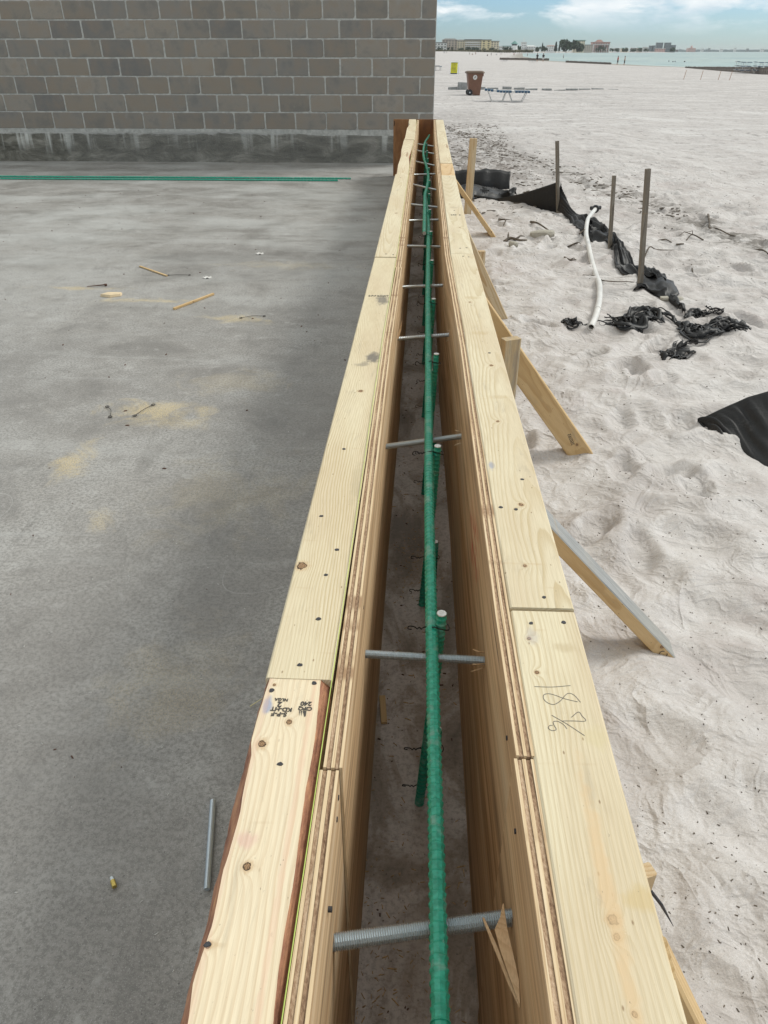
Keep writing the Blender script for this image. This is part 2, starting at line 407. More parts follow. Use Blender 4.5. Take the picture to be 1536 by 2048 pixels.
def mat_concrete():
    t = NT('concrete_slab'); X, Y, Z = t.xyz()
    big = t.noise(scale=.55, detail=5, rough=.6); mid = t.noise(scale=2.6, detail=7, rough=.62, dist=.6)
    fine = t.noise(scale=95, detail=7, rough=.82); grit = t.noise(scale=420, detail=3, rough=.7)
    c = t.mix(t.mr(big, .38, .62), (.245, .233, .218), (.335, .322, .303))
    c = t.mix(t.mr(mid, .40, .66, 0, .75), c, (.375, .37, .357))
    c = t.mix(t.mr(mid, .46, .30, 0, .6), c, (.165, .157, .147))
    c = t.mix(t.mr(fine, .44, .58, 0, .62), c, (.115, .109, .101))
    md = t.noise(scale=13, detail=7, rough=.7, dist=.4); c = t.mix(t.mr(md, .50, .34, 0, .35), c, (.135, .128, .118)); c = t.mix(t.mr(md, .55, .70, 0, .45), c, (.43, .423, .41))
    br = t.noise(t.comb(t.m('MULTIPLY', X, 5), t.m('MULTIPLY', Y, 2), 8), 1, 7, .72, 1.2); c = t.mix(t.mr(br, .56, .68, 0, .4), c, (.13, .124, .115))
    c = t.mix(t.mr(grit, .56, .66, 0, .7), c, (.46, .455, .44))
    # streaky trowel marks across the slab
    tr = t.noise(t.comb(t.m('MULTIPLY', X, .9), t.m('MULTIPLY', Y, 5.5), 0), 1, 5, .6, .8)
    c = t.mix(t.mr(tr, .52, .74, 0, .3), c, (.40, .40, .39))
    # paler blotches, mostly towards the wall
    far = t.mr(Y, 3.4, 6.5)
    bl = t.mr(t.noise(t.comb(t.m('MULTIPLY', X, .8), t.m('MULTIPLY', Y, 2.2), 3), 1, 5, .6, .5), .42, .64)
    c = t.mix(t.m('MULTIPLY', t.m('MULTIPLY', far, bl), .45), c, (.45, .46, .45))
    # left form's soft shadow painted beside it, with darker patches farther out
    for (x, y, rx, ry, s) in ((-.75, 1.2, .55, 1.1, .30), (-.45, 3.2, .35, 1.6, .25), (-1.3, 5.3, .8, .7, .28), (-2.2, 3.2, .9, .7, .22)):
        d = t.m('ADD', t.spot(X, Y, x, y, rx, ry), t.m('MULTIPLY', t.m('SUBTRACT', mid, .5), 1.4))
        c = t.mix(t.mr(d, 1.1, .2, 0, s), c, (.12, .115, .11))
    # scratches
    for sc, sd, th in ((1.3, 0, .0009),):
        n1 = t.noise(t.comb(X, Y, sd + 2.2), sc, 1, .4, .3); g = t.noise(t.comb(X, Y, sd + 7.7), 1.6, 2)
        line = t.mr(t.m('ABSOLUTE', t.m('SUBTRACT', n1, .5)), th, th * .3)
        c = t.mix(t.m('MULTIPLY', line, t.mr(g, .52, .64, 0, .25)), c, (.48, .48, .47))
    # sawdust left where boards were cut
    sn = t.noise(scale=260, detail=3, rough=.8); pn = t.noise(scale=6, detail=5, rough=.7, dist=1.0)
    for (x, y, rx, ry, s) in ((-1.13, 2.78, .26, .11, 1), (-1.24, 2.30, .07, .17, .9), (-1.02, 2.66, .25, .07, .5), (-2.15, 4.60, .30, .05, .9), (-1.65, 4.35, .34, .05, .9), (-.98, 4.02, .22, .09, .8), (-.95, 5.25, .5, .15, .3), (-.80, 3.1, .25, .2, .3), (-1.0, 1.93, .06, .10, .5), (-.55, 1.22, .2, .2, .25), (-.6, 2.1, .3, .3, .25)):
        d = t.m('ADD', t.spot(X, Y, x, y, rx, ry), t.m('MULTIPLY', t.m('SUBTRACT', pn, .5), 3.8))
        k = t.m('MULTIPLY', t.mr(d, 1.1, -.1), t.mr(sn, .46, .56, .04, 1.0))
        c = t.mix(t.m('MULTIPLY', k, s), c, (.58, .46, .24))
    # brown dust and stains on the strip inside the forms
    inside = t.m('MULTIPLY', t.mr(X, -.10, -.08), t.mr(X, .16, .14))
    ist = t.noise(t.comb(t.m('MULTIPLY', X, 6), t.m('MULTIPLY', Y, 3), 0), 1, 5, .65, .6)
    ic = t.ramp(ist, [(.36, (.18, .142, .11)), (.47, (.33, .27, .22)), (.53, (.50, .445, .41)), (.66, (.60, .55, .52))])
    c = t.mix(t.m('MULTIPLY', inside, .9), c, t.mix(t.mr(fine, .45, .62, 0, .45), ic, (.10, .08, .06)))
    # pin holes
    v = t.vor(scale=55); c = t.mix(t.mr(v, .10, .05, 0, .6), c, (.03, .03, .03))
    h = t.m('ADD', t.m('MULTIPLY', fine, .6), t.m('MULTIPLY', grit, .35)); h = t.m('ADD', h, t.m('MULTIPLY', t.mr(v, .1, .04), -.5))
    return t.done(c, t.mr(mid, .35, .65, .42, .62), t.bump(h, .45, .0022), spec=.5)

def mat_sand():
    t = NT('beach_sand'); X, Y, Z = t.xyz()
    dist = t.m('SQRT', t.m('ADD', t.m('MULTIPLY', X, X), t.m('MULTIPLY', Y, Y)))
    a = t.noise(scale=2.2, detail=6, rough=.6, dist=.7); b = t.noise(scale=9, detail=6, rough=.65, dist=.5); f = t.noise(scale=350, detail=3, rough=.8)
    c = t.mix(t.mr(a, .38, .62), (.480, .450, .436), (.590, .568, .556))
    c = t.mix(t.mr(b, .50, .68, 0, .55), c, (.665, .648, .642))
    pk = t.noise(t.comb(X, Y, 4.2), 1.4, 6, .65, .8)
    c = t.mix(t.mr(pk, .55, .66, 0, .6), c, (.43, .382, .368))
    c = t.mix(t.mr(f, .35, .7, 0, .5), c, (.31, .288, .27))
    md = t.noise(scale=38, detail=6, rough=.75, dist=.4); c = t.mix(t.mr(md, .52, .70, 0, .3), c, (.42, .39, .37))
    # dark specks of weed and shell
    for sc, lo, col_, gs, amt in ((26, .085, (.10, .085, .07), 1.3, .8), (60, .11, (.15, .13, .11), 2.1, .6), (9, .05, (.07, .06, .05), .8, .8)):
        v = t.vor(t.comb(X, t.m('MULTIPLY', Y, .8), 0), sc); g = t.noise(t.comb(X, Y, sc), gs, 3)
        c = t.mix(t.m('MULTIPLY', t.mr(v, lo, lo * .5), t.mr(g, .40, .60, .25 * amt, amt)), c, col_)
    v = t.vor(t.comb(X, Y, 9), 34); c = t.mix(t.mr(v, .05, .03, 0, .8), c, (.75, .74, .72))
    # the old wrack line, and the trampled debris zone beyond the formwork
    wn1 = t.noise(scale=3.5, detail=7, rough=.72, dist=.6)
    wl_x = t.m('SUBTRACT', t.m('MULTIPLY_ADD', Y, -.165, 4.05), X)
    wd = t.m('ADD', t.m('ABSOLUTE', t.m('SUBTRACT', wl_x, 0)), t.m('MULTIPLY', t.m('SUBTRACT', a, .5), .5))
    wg = t.m('MULTIPLY', t.mr(wd, .55, .0), t.m('MULTIPLY', t.mr(Y, 4, 6), t.mr(Y, 22, 14)))
    c = t.mix(t.m('MULTIPLY', wg, t.mr(wn1, .46, .58, .05, .8)), c, (.15, .135, .12))
    zone = t.m('MULTIPLY', t.m('MULTIPLY', t.mr(Y, 8, 12), t.mr(Y, 34, 24)), t.mr(t.m('SUBTRACT', X, t.m('MULTIPLY', Y, .03)), 1.9, .8))
    zn = t.noise(t.comb(t.m('MULTIPLY', X, 2.4), Y, 5), 2.2, 7, .7, .5)
    c = t.mix(t.m('MULTIPLY', zone, t.mr(zn, .42, .56, .18, .9)), c, (.16, .14, .125))
    # broad tonal bands further off: raked tracks and drier patches
    bn = t.noise(t.comb(t.m('MULTIPLY', X, .22), t.m('MULTIPLY', Y, .16), 1), 1, 5, .6)
    c = t.mix(t.m('MULTIPLY', t.mr(dist, 12, 40), t.mr(bn, .40, .66, .0, .4)), c, (.62, .60, .585))
    c = t.mix(t.mr(dist, 9, 26, 0, .65), c, (.465, .442, .432))
    sw = t.noise(t.comb(t.m('MULTIPLY', X, .35), t.m('MULTIPLY', Y, 1.1), 6), 1, 7, .7, .5); c = t.mix(t.m('MULTIPLY', t.mr(dist, 10, 24), t.mr(sw, .50, .62, 0, .5)), c, (.64, .63, .62)); c = t.mix(t.m('MULTIPLY', t.mr(dist, 10, 24), t.mr(sw, .44, .34, 0, .5)), c, (.36, .34, .33))
    tk = t.noise(t.comb(t.m('MULTIPLY', X, .10), t.m('MULTIPLY', Y, .55), 1), 1, 6, .65)
    c = t.mix(t.m('MULTIPLY', t.mr(dist, 16, 45), t.mr(tk, .52, .62, 0, .5)), c, (.36, .345, .34))
    fn = t.noise(t.comb(t.m('MULTIPLY', X, 3), t.m('MULTIPLY', Y, 2), 1), 1, 6, .75)
    c = t.mix(t.m('MULTIPLY', t.mr(dist, 8, 18), t.mr(fn, .54, .64, 0, .7)), c, (.24, .22, .21))
    fl = t.noise(t.comb(t.m('MULTIPLY', X, .9), t.m('MULTIPLY', Y, .35), 2), 1, 7, .8); c = t.mix(t.m('MULTIPLY', t.mr(dist, 20, 40), t.mr(fl, .52, .64, 0, .35)), c, (.30, .285, .28))
    # wet sand at the water's edge, dune scrub far off
    c = t.mix(t.mr(Z, -1.22, -1.36), c, (.30, .28, .25))
    dn = t.noise(t.comb(t.m('MULTIPLY', X, .03), t.m('MULTIPLY', Y, .01), 0), 1, 5, .6)
    c = t.mix(t.m('MULTIPLY', t.mr(Y, 1430, 1520), t.mr(Z, .6, 1.0)), c, t.mix(dn, (.12, .13, .07), (.26, .22, .15)))
    rip = t.noise(t.comb(t.m('MULTIPLY', X, 14), t.m('MULTIPLY', Y, 42), 0), 1, 4, .6, .4)
    h = t.m('ADD', t.m('MULTIPLY', f, .12), t.m('ADD', t.m('MULTIPLY', b, 1.3), t.m('MULTIPLY', rip, .35)))
    rd = t.m('SUBTRACT', 1.0, t.m('MULTIPLY', t.m('ABSOLUTE', t.m('SUBTRACT', t.noise(scale=5.5, detail=3, rough=.5, dist=.9), .5)), 9.0)); rd = t.m('MAXIMUM', rd, 0.0)
    rd2 = t.m('MAXIMUM', t.m('SUBTRACT', 1.0, t.m('MULTIPLY', t.m('ABSOLUTE', t.m('SUBTRACT', t.noise(t.comb(X, t.m('MULTIPLY', Y, 1.6), 4), 11, 3, .5, .6), .5)), 8.0)), 0.0)
    h = t.m('ADD', h, t.m('ADD', t.m('MULTIPLY', rd, .8), t.m('MULTIPLY', rd2, .35)))
    n1 = t.bump(t.m('ADD', h, t.m('MULTIPLY', md, .25)), .55, .014)
    foot = t.m('MULTIPLY', t.m('ADD', t.noise(scale=2.8, detail=6, rough=.65, dist=.4), t.m('MULTIPLY', t.noise(scale=.8, detail=2), .8)), t.mr(dist, 7, 14))
    n2 = t.bump(foot, .8, .12, n1)
    return t.done(c, .92, n2, spec=.15)

def mat_water():
    t = NT('sea_water'); X, Y, Z = t.xyz()
    dist = t.m('SQRT', t.m('ADD', t.m('MULTIPLY', X, X), t.m('MULTIPLY', Y, Y)))
    a = t.noise(t.comb(t.m('MULTIPLY', X, .12), t.m('MULTIPLY', Y, .05), 0), 1, 6, .6)
    b = t.noise(t.comb(t.m('MULTIPLY', X, .012), t.m('MULTIPLY', Y, .004), 0), 1, 4, .6)
    c = t.mix(t.mr(a, .35, .65), (.25, .325, .285), (.34, .41, .365))
    c = t.mix(t.mr(b, .4, .62, 0, .6), c, (.17, .26, .25))
    c = t.mix(t.mr(dist, 170, 320, .55, 0), c, (.33, .43, .39))
    cap = t.noise(t.comb(t.m('MULTIPLY', X, .5), t.m('MULTIPLY', Y, .09), 3), 1, 5, .7)
    c = t.mix(t.mr(cap, .60, .72, 0, .55), c, (.52, .58, .57)); sw = t.noise(t.comb(t.m('MULTIPLY', X, .10), t.m('MULTIPLY', Y, .022), 9), 1, 6, .7); c = t.mix(t.mr(sw, .50, .62, 0, .45), c, (.13, .21, .20))
    h = t.noise(t.comb(t.m('MULTIPLY', X, .5), t.m('MULTIPLY', Y, .3), 0), 1, 5, .6)
    return t.done(c, .35, t.bump(h, .6, .5), spec=.35)

def mat_block():
    t = NT('cmu_block'); r = t.rnd(); X, Y, Z = t.xyz()
    base = t.ramp(r, [(0, (.235, .215, .188)), (.2, (.28, .250, .21)), (.4, (.240, .230, .213)), (.62, (.320, .288, .245)), (.82, (.200, .193, .182)), (1, (.325, .297, .258))])
    off = t.m('MULTIPLY', r, 37.0)
    big = t.noise(t.comb(t.m('ADD', X, off), Y, t.m('ADD', Z, off)), 5, 4, .6)
    c = t.mix(t.mr(big, .42, .68, 0, .45), base, (.30, .235, .175))
    c = t.mix(t.mr(big, .5, .32, 0, .4), c, (.155, .155, .155))
    f = t.noise(scale=160, detail=4, rough=.8); c = t.mix(t.mr(f, .4, .65, 0, .3), c, (.13, .125, .12))
    pt = t.vor(scale=130); c = t.mix(t.mr(pt, .22, .10, 0, .5), c, (.10, .095, .085))
    v = t.vor(t.comb(t.m('ADD', X, off), 0, Z), 7); c = t.mix(t.mr(v, .04, .03, 0, .5), c, (.4, .39, .37))
    w = t.noise(t.comb(t.m('MULTIPLY', t.m('ADD', X, off), 9), 0, t.m('MULTIPLY', Z, 4)), 1, 4); c = t.mix(t.mr(w, .62, .75, 0, .4), c, (.30, .30, .285))
    return t.done(c, .9, t.bump(t.m('ADD', f, t.mr(pt, .0, .25)), .7, .003), spec=.2)
def mat_mortar():
    t = NT('mortar'); a = t.noise(scale=14, detail=6, rough=.7); b = t.noise(scale=2.0, detail=3)
    c = t.mix(t.mr(a, .35, .65), (.33, .33, .31), (.48, .48, .455)); c = t.mix(t.mr(b, .55, .7, 0, .5), c, (.36, .37, .36))
    return t.done(c, .9, t.bump(a, .6, .004))
def mat_curb():
    t = NT('stained_concrete'); X, Y, Z = t.xyz()
    a = t.noise(t.comb(t.m('MULTIPLY', X, 3), Y, t.m('MULTIPLY', Z, 7)), 1, 7, .68, .7); f = t.noise(scale=60, detail=5, rough=.75)
    c = t.ramp(a, [(.32, (.06, .057, .045)), (.5, (.14, .134, .11)), (.66, (.30, .288, .25))])
    c = t.mix(t.mr(f, .5, .7, 0, .5), c, (.22, .215, .20))
    # white lime runs below the first course
    n1 = t.noise(t.comb(t.m('MULTIPLY', X, 7.5), 0, t.m('MULTIPLY', Z, .6)), 1, 3, .6)
    ln = t.noise(t.comb(t.m('MULTIPLY', X, 3.0), 0, 0), 1, 2)
    top = t.m('ADD', t.mr(Z, .02, .36), t.m('MULTIPLY', t.m('SUBTRACT', ln, .5), 1.4))
    gg = t.noise(t.comb(t.m('MULTIPLY', X, .9), 0, 4.0), 1, 3, .6); st = t.m('MULTIPLY', t.m('MULTIPLY', t.mr(n1, .50, .64), t.mr(gg, .40, .60, .15, 1)), t.mr(t.m('ADD', top, t.m('MULTIPLY', t.m('SUBTRACT', gg, .5), 1.6)), .1, .85))
    c = t.mix(t.m('MULTIPLY', st, .9), c, (.60, .61, .58))
    c = t.mix(t.mr(t.m('ADD', Z, t.m('MULTIPLY', t.m('SUBTRACT', a, .5), .16)), .325, .35, 0, .9), c, (.40, .40, .385))
    c = t.mix(t.mr(X, -2.2, -.4, 0, .35), c, (.22, .22, .21))
    return t.done(c, .85, t.bump(t.m('ADD', a, t.m('MULTIPLY', f, .4)), .9, .03))

def mat_rebar():
    t = NT('green_epoxy'); n = t.noise(scale=120, detail=4); g = t.noise(scale=35, detail=3)
    c = t.mix(t.mr(n, .35, .65), (.010, .25, .165), (.025, .36, .25)); c = t.mix(t.mr(g, .56, .66, 0, .5), c, (.22, .38, .32)); sc = t.noise(t.comb(t.m('MULTIPLY', t.xyz()[0], 130), t.m('MULTIPLY', t.xyz()[1], 45), 0), 1, 5, .75); c = t.mix(t.mr(sc, .64, .70, 0, .5), c, (.42, .50, .45))
    return t.done(c, .33, t.bump(n, .2, .001), spec=.6)
def mat_steel():
    t = NT('zinc_plated_steel'); n = t.noise(scale=200, detail=3); c = t.mix(n, (.46, .51, .54), (.58, .63, .66))
    return t.done(c, .33, metal=.8)
def mat_bark():
    t = NT('bark'); X, Y, Z = t.xyz(); a = t.noise(t.comb(t.m('MULTIPLY', X, 120), t.m('MULTIPLY', Y, 22), t.m('MULTIPLY', Z, 60)), 1, 6, .7)
    c = t.ramp(a, [(.3, (.10, .04, .024)), (.44, (.27, .12, .07)), (.6, (.42, .21, .115)), (.73, (.62, .34, .15))])
    return t.done(c, .85, t.bump(a, .8, .004))
def mat_fabric():
    t = NT('black_silt_fabric'); n = t.noise(scale=30, detail=5); w = t.noise(scale=500, detail=2)
    dust = t.noise(scale=7, detail=6, rough=.7)
    c = t.mix(n, (.006, .006, .007), (.014, .0145, .016)); c = t.mix(t.mr(dust, .60, .75, 0, .3), c, (.12, .118, .115))
    wr = t.noise(scale=16, detail=6, rough=.6, dist=1.2)
    return t.done(c, .5, t.bump(t.m('ADD', t.m('MULTIPLY', w, .1), wr), .35, .012), spec=.35)

M_block, M_mortar, M_curb = mat_block(), mat_mortar(), mat_curb()
M_conc, M_sand, M_water = mat_concrete(), mat_sand(), mat_water()
M_rebar, M_steel, M_bark, M_fab = mat_rebar(), mat_steel(), mat_bark(), mat_fabric()
M_cut = flat('sheared_bar_end', (.62, .62, .60), .35, .4, .2, 300)
M_wire = flat('dark_tie_wire', (.025, .023, .022), .5, .6)
M_string = flat('lime_string', (.42, .52, .12), .7)
M_nail = flat('dark_nail_head', (.055, .055, .06), .5, .5, .3, 800)
M_pvc = flat('white_pvc', (.62, .61, .585), .4, 0, .08, 12)
M_pencil = flat('pencil_graphite', (.10, .095, .09), .5)
M_ink = flat('black_stamp_ink', (.05, .045, .04), .7)
M_grey_stick = wood('weathered_stake', (.24, .215, .18), (.12, .10, .08), 160, seed=11, blotch=(.18, .155, .125))
M_twig = flat('driftwood', (.105, .085, .065), .9, 0, .4, 30)
M_stone = flat('pale_rock', (.36, .34, .29), .9, 0, .2, 14)
M_end = ply_face('red_brown_plywood', 5, .55)
t_ = NT('end_plywood'); X_, Y_, Z_ = t_.xyz()
w_ = t_.noise(t_.comb(t_.m('MULTIPLY', X_, 9), 0, t_.m('MULTIPLY', Z_, 2.2)), 1, 5, .6, 1.2)
M_end = t_.done(t_.ramp(w_, [(.3, (.13, .052, .018)), (.5, (.24, .105, .035)), (.68, (.33, .165, .065))]), .6, t_.bump(w_, .2, .002))

# ------------------------------------------------------------------ the setting
def axis(segs):
    out = [segs[0][0]]
    for a, b, st, gr in segs:
        x = a; s = st
        while x + s < b: x += s; out.append(x); s *= gr
        if b - out[-1] < s * .4 and len(out) > 1: out[-1] = b
        else: out.append(b)
    return np.array(out)
xs_r = axis([(0, 3.6, .018, 1), (3.6, 7000, .02, 1.055)])
xs_l = -axis([(0, 1.2, .3, 1), (1.2, 7000, .4, 1.3)])[::-1]
xs = np.concatenate([xs_l[:-1], xs_r])
ys = np.concatenate([-axis([(0, 2.5, .06, 1), (2.5, 500, .1, 1.25)])[::-1][:-1], axis([(0, 7, .022, 1), (7, 7000, .024, 1.021)])])
GX, GY = np.meshgrid(xs, ys); GZ = sand_z(GX, GY)
GZ = np.where((GX < .12) & (GY < 11.1) & (GY > -3), np.minimum(GZ, -.2), GZ)
ny, nx = GX.shape
def sand_at(x, y):
    """height of the built beach mesh (bilinear)"""
    x = np.atleast_1d(np.asarray(x, float)); y = np.atleast_1d(np.asarray(y, float))
    i = np.clip(np.searchsorted(xs, x) - 1, 0, nx - 2); j = np.clip(np.searchsorted(ys, y) - 1, 0, ny - 2)
    u = (x - xs[i]) / (xs[i + 1] - xs[i]); v = (y - ys[j]) / (ys[j + 1] - ys[j])
    return (GZ[j, i] * (1 - u) + GZ[j, i + 1] * u) * (1 - v) + (GZ[j + 1, i] * (1 - u) + GZ[j + 1, i + 1] * u) * v
def sz(x, y): return float(sand_at(x, y)[0])
verts = np.stack([GX.ravel(), GY.ravel(), GZ.ravel()], 1)
idx = np.arange(nx * ny).reshape(ny, nx)
quads = np.stack([idx[:-1, :-1].ravel(), idx[:-1, 1:].ravel(), idx[1:, 1:].ravel(), idx[1:, :-1].ravel()], 1)
me = bpy.data.meshes.new('beach'); me.vertices.add(len(verts)); me.vertices.foreach_set('co', verts.ravel())
me.loops.add(quads.size); me.loops.foreach_set('vertex_index', quads.ravel())
me.polygons.add(len(quads)); me.polygons.foreach_set('loop_start', np.arange(0, quads.size, 4)); me.polygons.foreach_set('loop_total', np.full(len(quads), 4))
me.polygons.foreach_set('use_smooth', np.ones(len(quads), bool)); me.update(); me.validate(); me.materials.append(M_sand)
tag(link('beach', me), 'pale grey sand beach, rippled and littered beside the formwork', kind='structure')

b = MB(); b.add([(-9000, -600, 0), (13000, -600, 0), (13000, 14000, 0), (-9000, 14000, 0)], [(0, 1, 2, 3)])
tag(b.build('sea', M_water, loc=(0, 0, -1.4)), 'green-grey calm sea reaching the horizon', kind='structure')

b = MB(); b.box(-8, .128, -3, 10.95, -.35, 0)
tag(b.build('concrete_slab', M_conc), 'grey mottled concrete slab dusted with sawdust', kind='structure')

# concrete block wall: curb, mortar core, blocks one by one
WALLY = 10.85
wall = tag(empty('block_wall', (-3.5, WALLY, 0)), 'grey concrete block wall above a dark stained curb at the slab end', 'wall')
WX0, WX1, WTOP = -7.6, .148, 3.05
b = MB(); b.box(WX0 + 3.5 + .004, WX1 + 3.5 - .004, .0045, .19, .30, WTOP); b.build('mortar_core', M_mortar, wall)
b = MB()
nxc = 160
for i in range(nxc + 1):
    x = lerp(WX0, WX1 + .0, i / nxc) + 3.5
    top = .352 + .012 * float(pnoise(np.array([x * 2.]), np.array([.3]))[0]) * 2
    if x - 3.5 > -2.1: top -= .030 * min(1, (x - 3.5 + 2.1) / .8)
    o = .012 * float(pnoise(np.array([x * 1.3]), np.array([5.3]))[0])
    o2 = .016 * float(pnoise(np.array([x * 2.3]), np.array([9.3]))[0])
    b.v += [(x, -.022 + o, -.02), (x, -.014 + o2, .12), (x, -.018 - o, .24), (x, -.010 + o * .5, top - .012), (x, .0, top), (x, .0145, top + .02), (x, .17, top + .02)]
for i in range(nxc):
    for k in range(6): b.f.append((i * 7 + k, (i + 1) * 7 + k, (i + 1) * 7 + k + 1, i * 7 + k + 1)); b.m.append(0)
b.f.append(tuple(range(7))); b.m.append(0); b.f.append(tuple(nxc * 7 + k for k in range(7))); b.m.append(0)
b.build('curb', M_curb, wall, smooth=False)
def block_mesh(L, H, seed):
    rs = random.Random(seed); b = MB(); g = .0068
    x0, x1, z0, z1 = -L / 2 + g + rs.uniform(0, .002), L / 2 - g - rs.uniform(0, .002), -H / 2 + g, H / 2 - g
    pts = []
    for cx, cz, a0 in ((x1, z1, 0), (x0, z1, 90), (x0, z0, 180), (x1, z0, 270)):
        r = rs.choice((.004, .008, .014, .022, .012)); sx = 1 if cx > 0 else -1; szn = 1 if cz > 0 else -1
        for k in range(3):
            a = R(a0 + 45 * k); pts.append((cx - sx * r + r * math.cos(a) + rs.uniform(-.0015, .0015), cz - szn * r + r * math.sin(a) + rs.uniform(-.0015, .0015)))
    n = len(pts); ins = [(p[0] * (1 - .006 / (L / 2)), p[1] * (1 - .004 / (H / 2))) for p in pts]
    b.add([(p[0], .0, p[1]) for p in ins] + [(p[0], .005, p[1]) for p in pts] + [(p[0], .03, p[1]) for p in pts],
          [tuple(range(n))] + [(k, (k + 1) % n, n + (k + 1) % n, n + k) for k in range(n)] + [(n + k, n + (k + 1) % n, 2 * n + (k + 1) % n, 2 * n + k) for k in range(n)])
    return b.mesh('block', M_block)
full = [block_mesh(.4055, .201, s) for s in range(7)]; half = [block_mesh(.200, .201, s + 20) for s in range(3)]; third = [block_mesh(.098, .201, 31), block_mesh(.300, .201, 32)]
rs = random.Random(4)
for r in range(13):
    z = .391 + .2025 * r + .1012
    joints = []
    # joint phase measured: row at z 1.6-1.8 has joints at -4.846 + n*.4055, the next one down is offset
    x = (-.041 if r % 2 == 0 else -.245) ; xs_j = [x - .4055 * k for k in range(19)]
    xr = x
    w = WX1 - x
    me_ = third[1] if w > .25 else half[0]
    link('block', me_, wall, (x + (w) / 2 + 3.5, rs.uniform(-.0015, .0015), z), scale=(w / (.300 if w > .25 else .200), 1, 1))
    for xj in xs_j[:-1]:
        if xj - .4055 < WX0: break
        link('block', rs.choice(full), wall, (xj - .2028 + 3.5, rs.uniform(-.002, .002), z + rs.uniform(-.001, .001)), rot=(0, R(rs.uniform(-.15, .15)), 0))

# ------------------------------------------------------------------ formwork
TOP = .60
def fnoise(x, y, s=0): return float(pnoise(np.array([x]), np.array([y]), s)[0])
def plank_mesh(name, L, sec, mats, step=.05, ymax_jit=0):
    """loft of cross sections sec(y) -> [(x, z, mat)] along local Y"""
    n = max(2, int(L / step)); b = MB(); k = len(sec(0))
    for i in range(n + 1):
        for (x, z, m) in sec(L * i / n): b.v.append((x, L * i / n, z))
    s0 = sec(0)
    for i in range(n):
        for j in range(k):
            b.f.append((i * k + j, i * k + (j + 1) % k, (i + 1) * k + (j + 1) % k, (i + 1) * k + j)); b.m.append(s0[j][2])
    b.f.append(tuple(range(k))); b.m.append(0); b.f.append(tuple(n * k + j for j in range(k))); b.m.append(0)
    return b.mesh(name, mats)
def board_sec(w, h=.038, rnd=.003, seed=0):
    def f(y):
        j = .0006 * fnoise(y * 3, seed + .5); a = -w / 2 + j; c = w / 2 + j * .5
        return [(a, -h + rnd, 0), (a, -rnd, 0), (a + rnd * .4, -rnd * .4, 0), (a + rnd, 0, 0), (c - rnd, 0, 0), (c - rnd * .4, -rnd * .4, 0), (c, -rnd, 0), (c, -h + rnd, 0), (c - rnd, -h, 0), (a + rnd, -h, 0)]
    return f
def mat_along(M3, loc): return Matrix.Translation(loc) @ M3.to_4x4()
def nail(parent, x, y, z=TOP, r=.0042, ns='nail_head'):
    b = MB(); n = 9
    rs_ = random.Random(int(x * 9999 + y * 777)); r *= rs_.uniform(.68, .9)
    pts = [(x + r * rs_.uniform(.75, 1.25) * math.cos(6.283 * k / n), y + r * rs_.uniform(.6, 1.05) * math.sin(6.283 * k / n)) for k in range(n)]
    b.add([(p[0], p[1], z + .0004) for p in pts] + [(x + (p[0] - x) * 1.15, y + (p[1] - y) * 1.15, z - .001) for p in pts], [tuple(range(n))] + [(k, (k + 1) % n, n + (k + 1) % n, n + k) for k in range(n)])
    return b.build(ns, M_nail, parent)

# left wall of the form
Lf = tag(empty('formwork_wall', (0, 0, 0)), 'left formwork wall of plywood and lumber with bark edged board nearest', 'formwork', 'parallel formwork walls')
Rf = tag(empty('formwork_wall', (0, 0, 0)), 'right formwork wall of plywood and lumber with pencilled fraction on top board', 'formwork', 'parallel formwork walls')
LOUT = [(-2.3, -.182), (.7, -.181), (1.9, -.180), (3, -.170), (5.15, -.165), (7.3, -.157), (9.65, -.145)]
ROUT = [(-2.3, .245), (.3, .239), (.8, .232), (1.9, .229), (3, .213), (5.1, .219), (7.1, .226), (9.65, .243)]
BLUE = (.20, .26, .42); GREYST = (.13, .12, .11); REDDISH = (.62, .42, .32)
# near left board with waney bark edges (y -2.3 .. .668)
aL = [(-2.3, -.176), (-1, -.172), (0, -.178), (.2777, -.1725), (.3102, -.1769), (.36, -.1724), (.4099, -.1745), (.4315, -.173), (.4739, -.1716), (.5038, -.1739), (.5489, -.1746), (.5671, -.1788), (.6062, -.1782), (.668, -.1751)]
aR = [(-2.3, -.100), (-1, -.106), (.1, -.102), (.2809, -.1033), (.3134, -.1056), (.3536, -.1061), (.4012, -.1049), (.4538, -.1063), (.5006, -.1074), (.5555, -.1061), (.5896, -.1067), (.6652, -.1105)]
def waney(y0, aL, aR, oL, oR, bark=True, xc=-.14):
    mi = 1 if bark else 0
    def f(y):
        Y = y + y0; l = interp(aL, Y); r = interp(aR, Y)
        nl = .0022 * fnoise(Y * 28, 1.2) + .0012 * fnoise(Y * 90, 7); nr = .0022 * fnoise(Y * 26, 4.2) + .0012 * fnoise(Y * 80, 3)
        l += .0006 * fnoise(Y * 60, 9); r += .0006 * fnoise(Y * 60, 11)
        ol = oL(Y) + nl; orr = oR(Y) + nr
        return [(ol - xc, -.034, mi), (ol + .001 - xc, -.018, mi), (lerp(ol, l, .55) - xc, -.0075 + nl * .6, mi), (l - xc, 0, 0),
                (r - xc, 0, mi), (lerp(r, orr, .5) - xc, -.0065 + nr * .6, mi), (orr - xc, -.014, 0), (orr - xc, -.038, 0), (ol + .003 - xc, -.038, 0)]
    return f
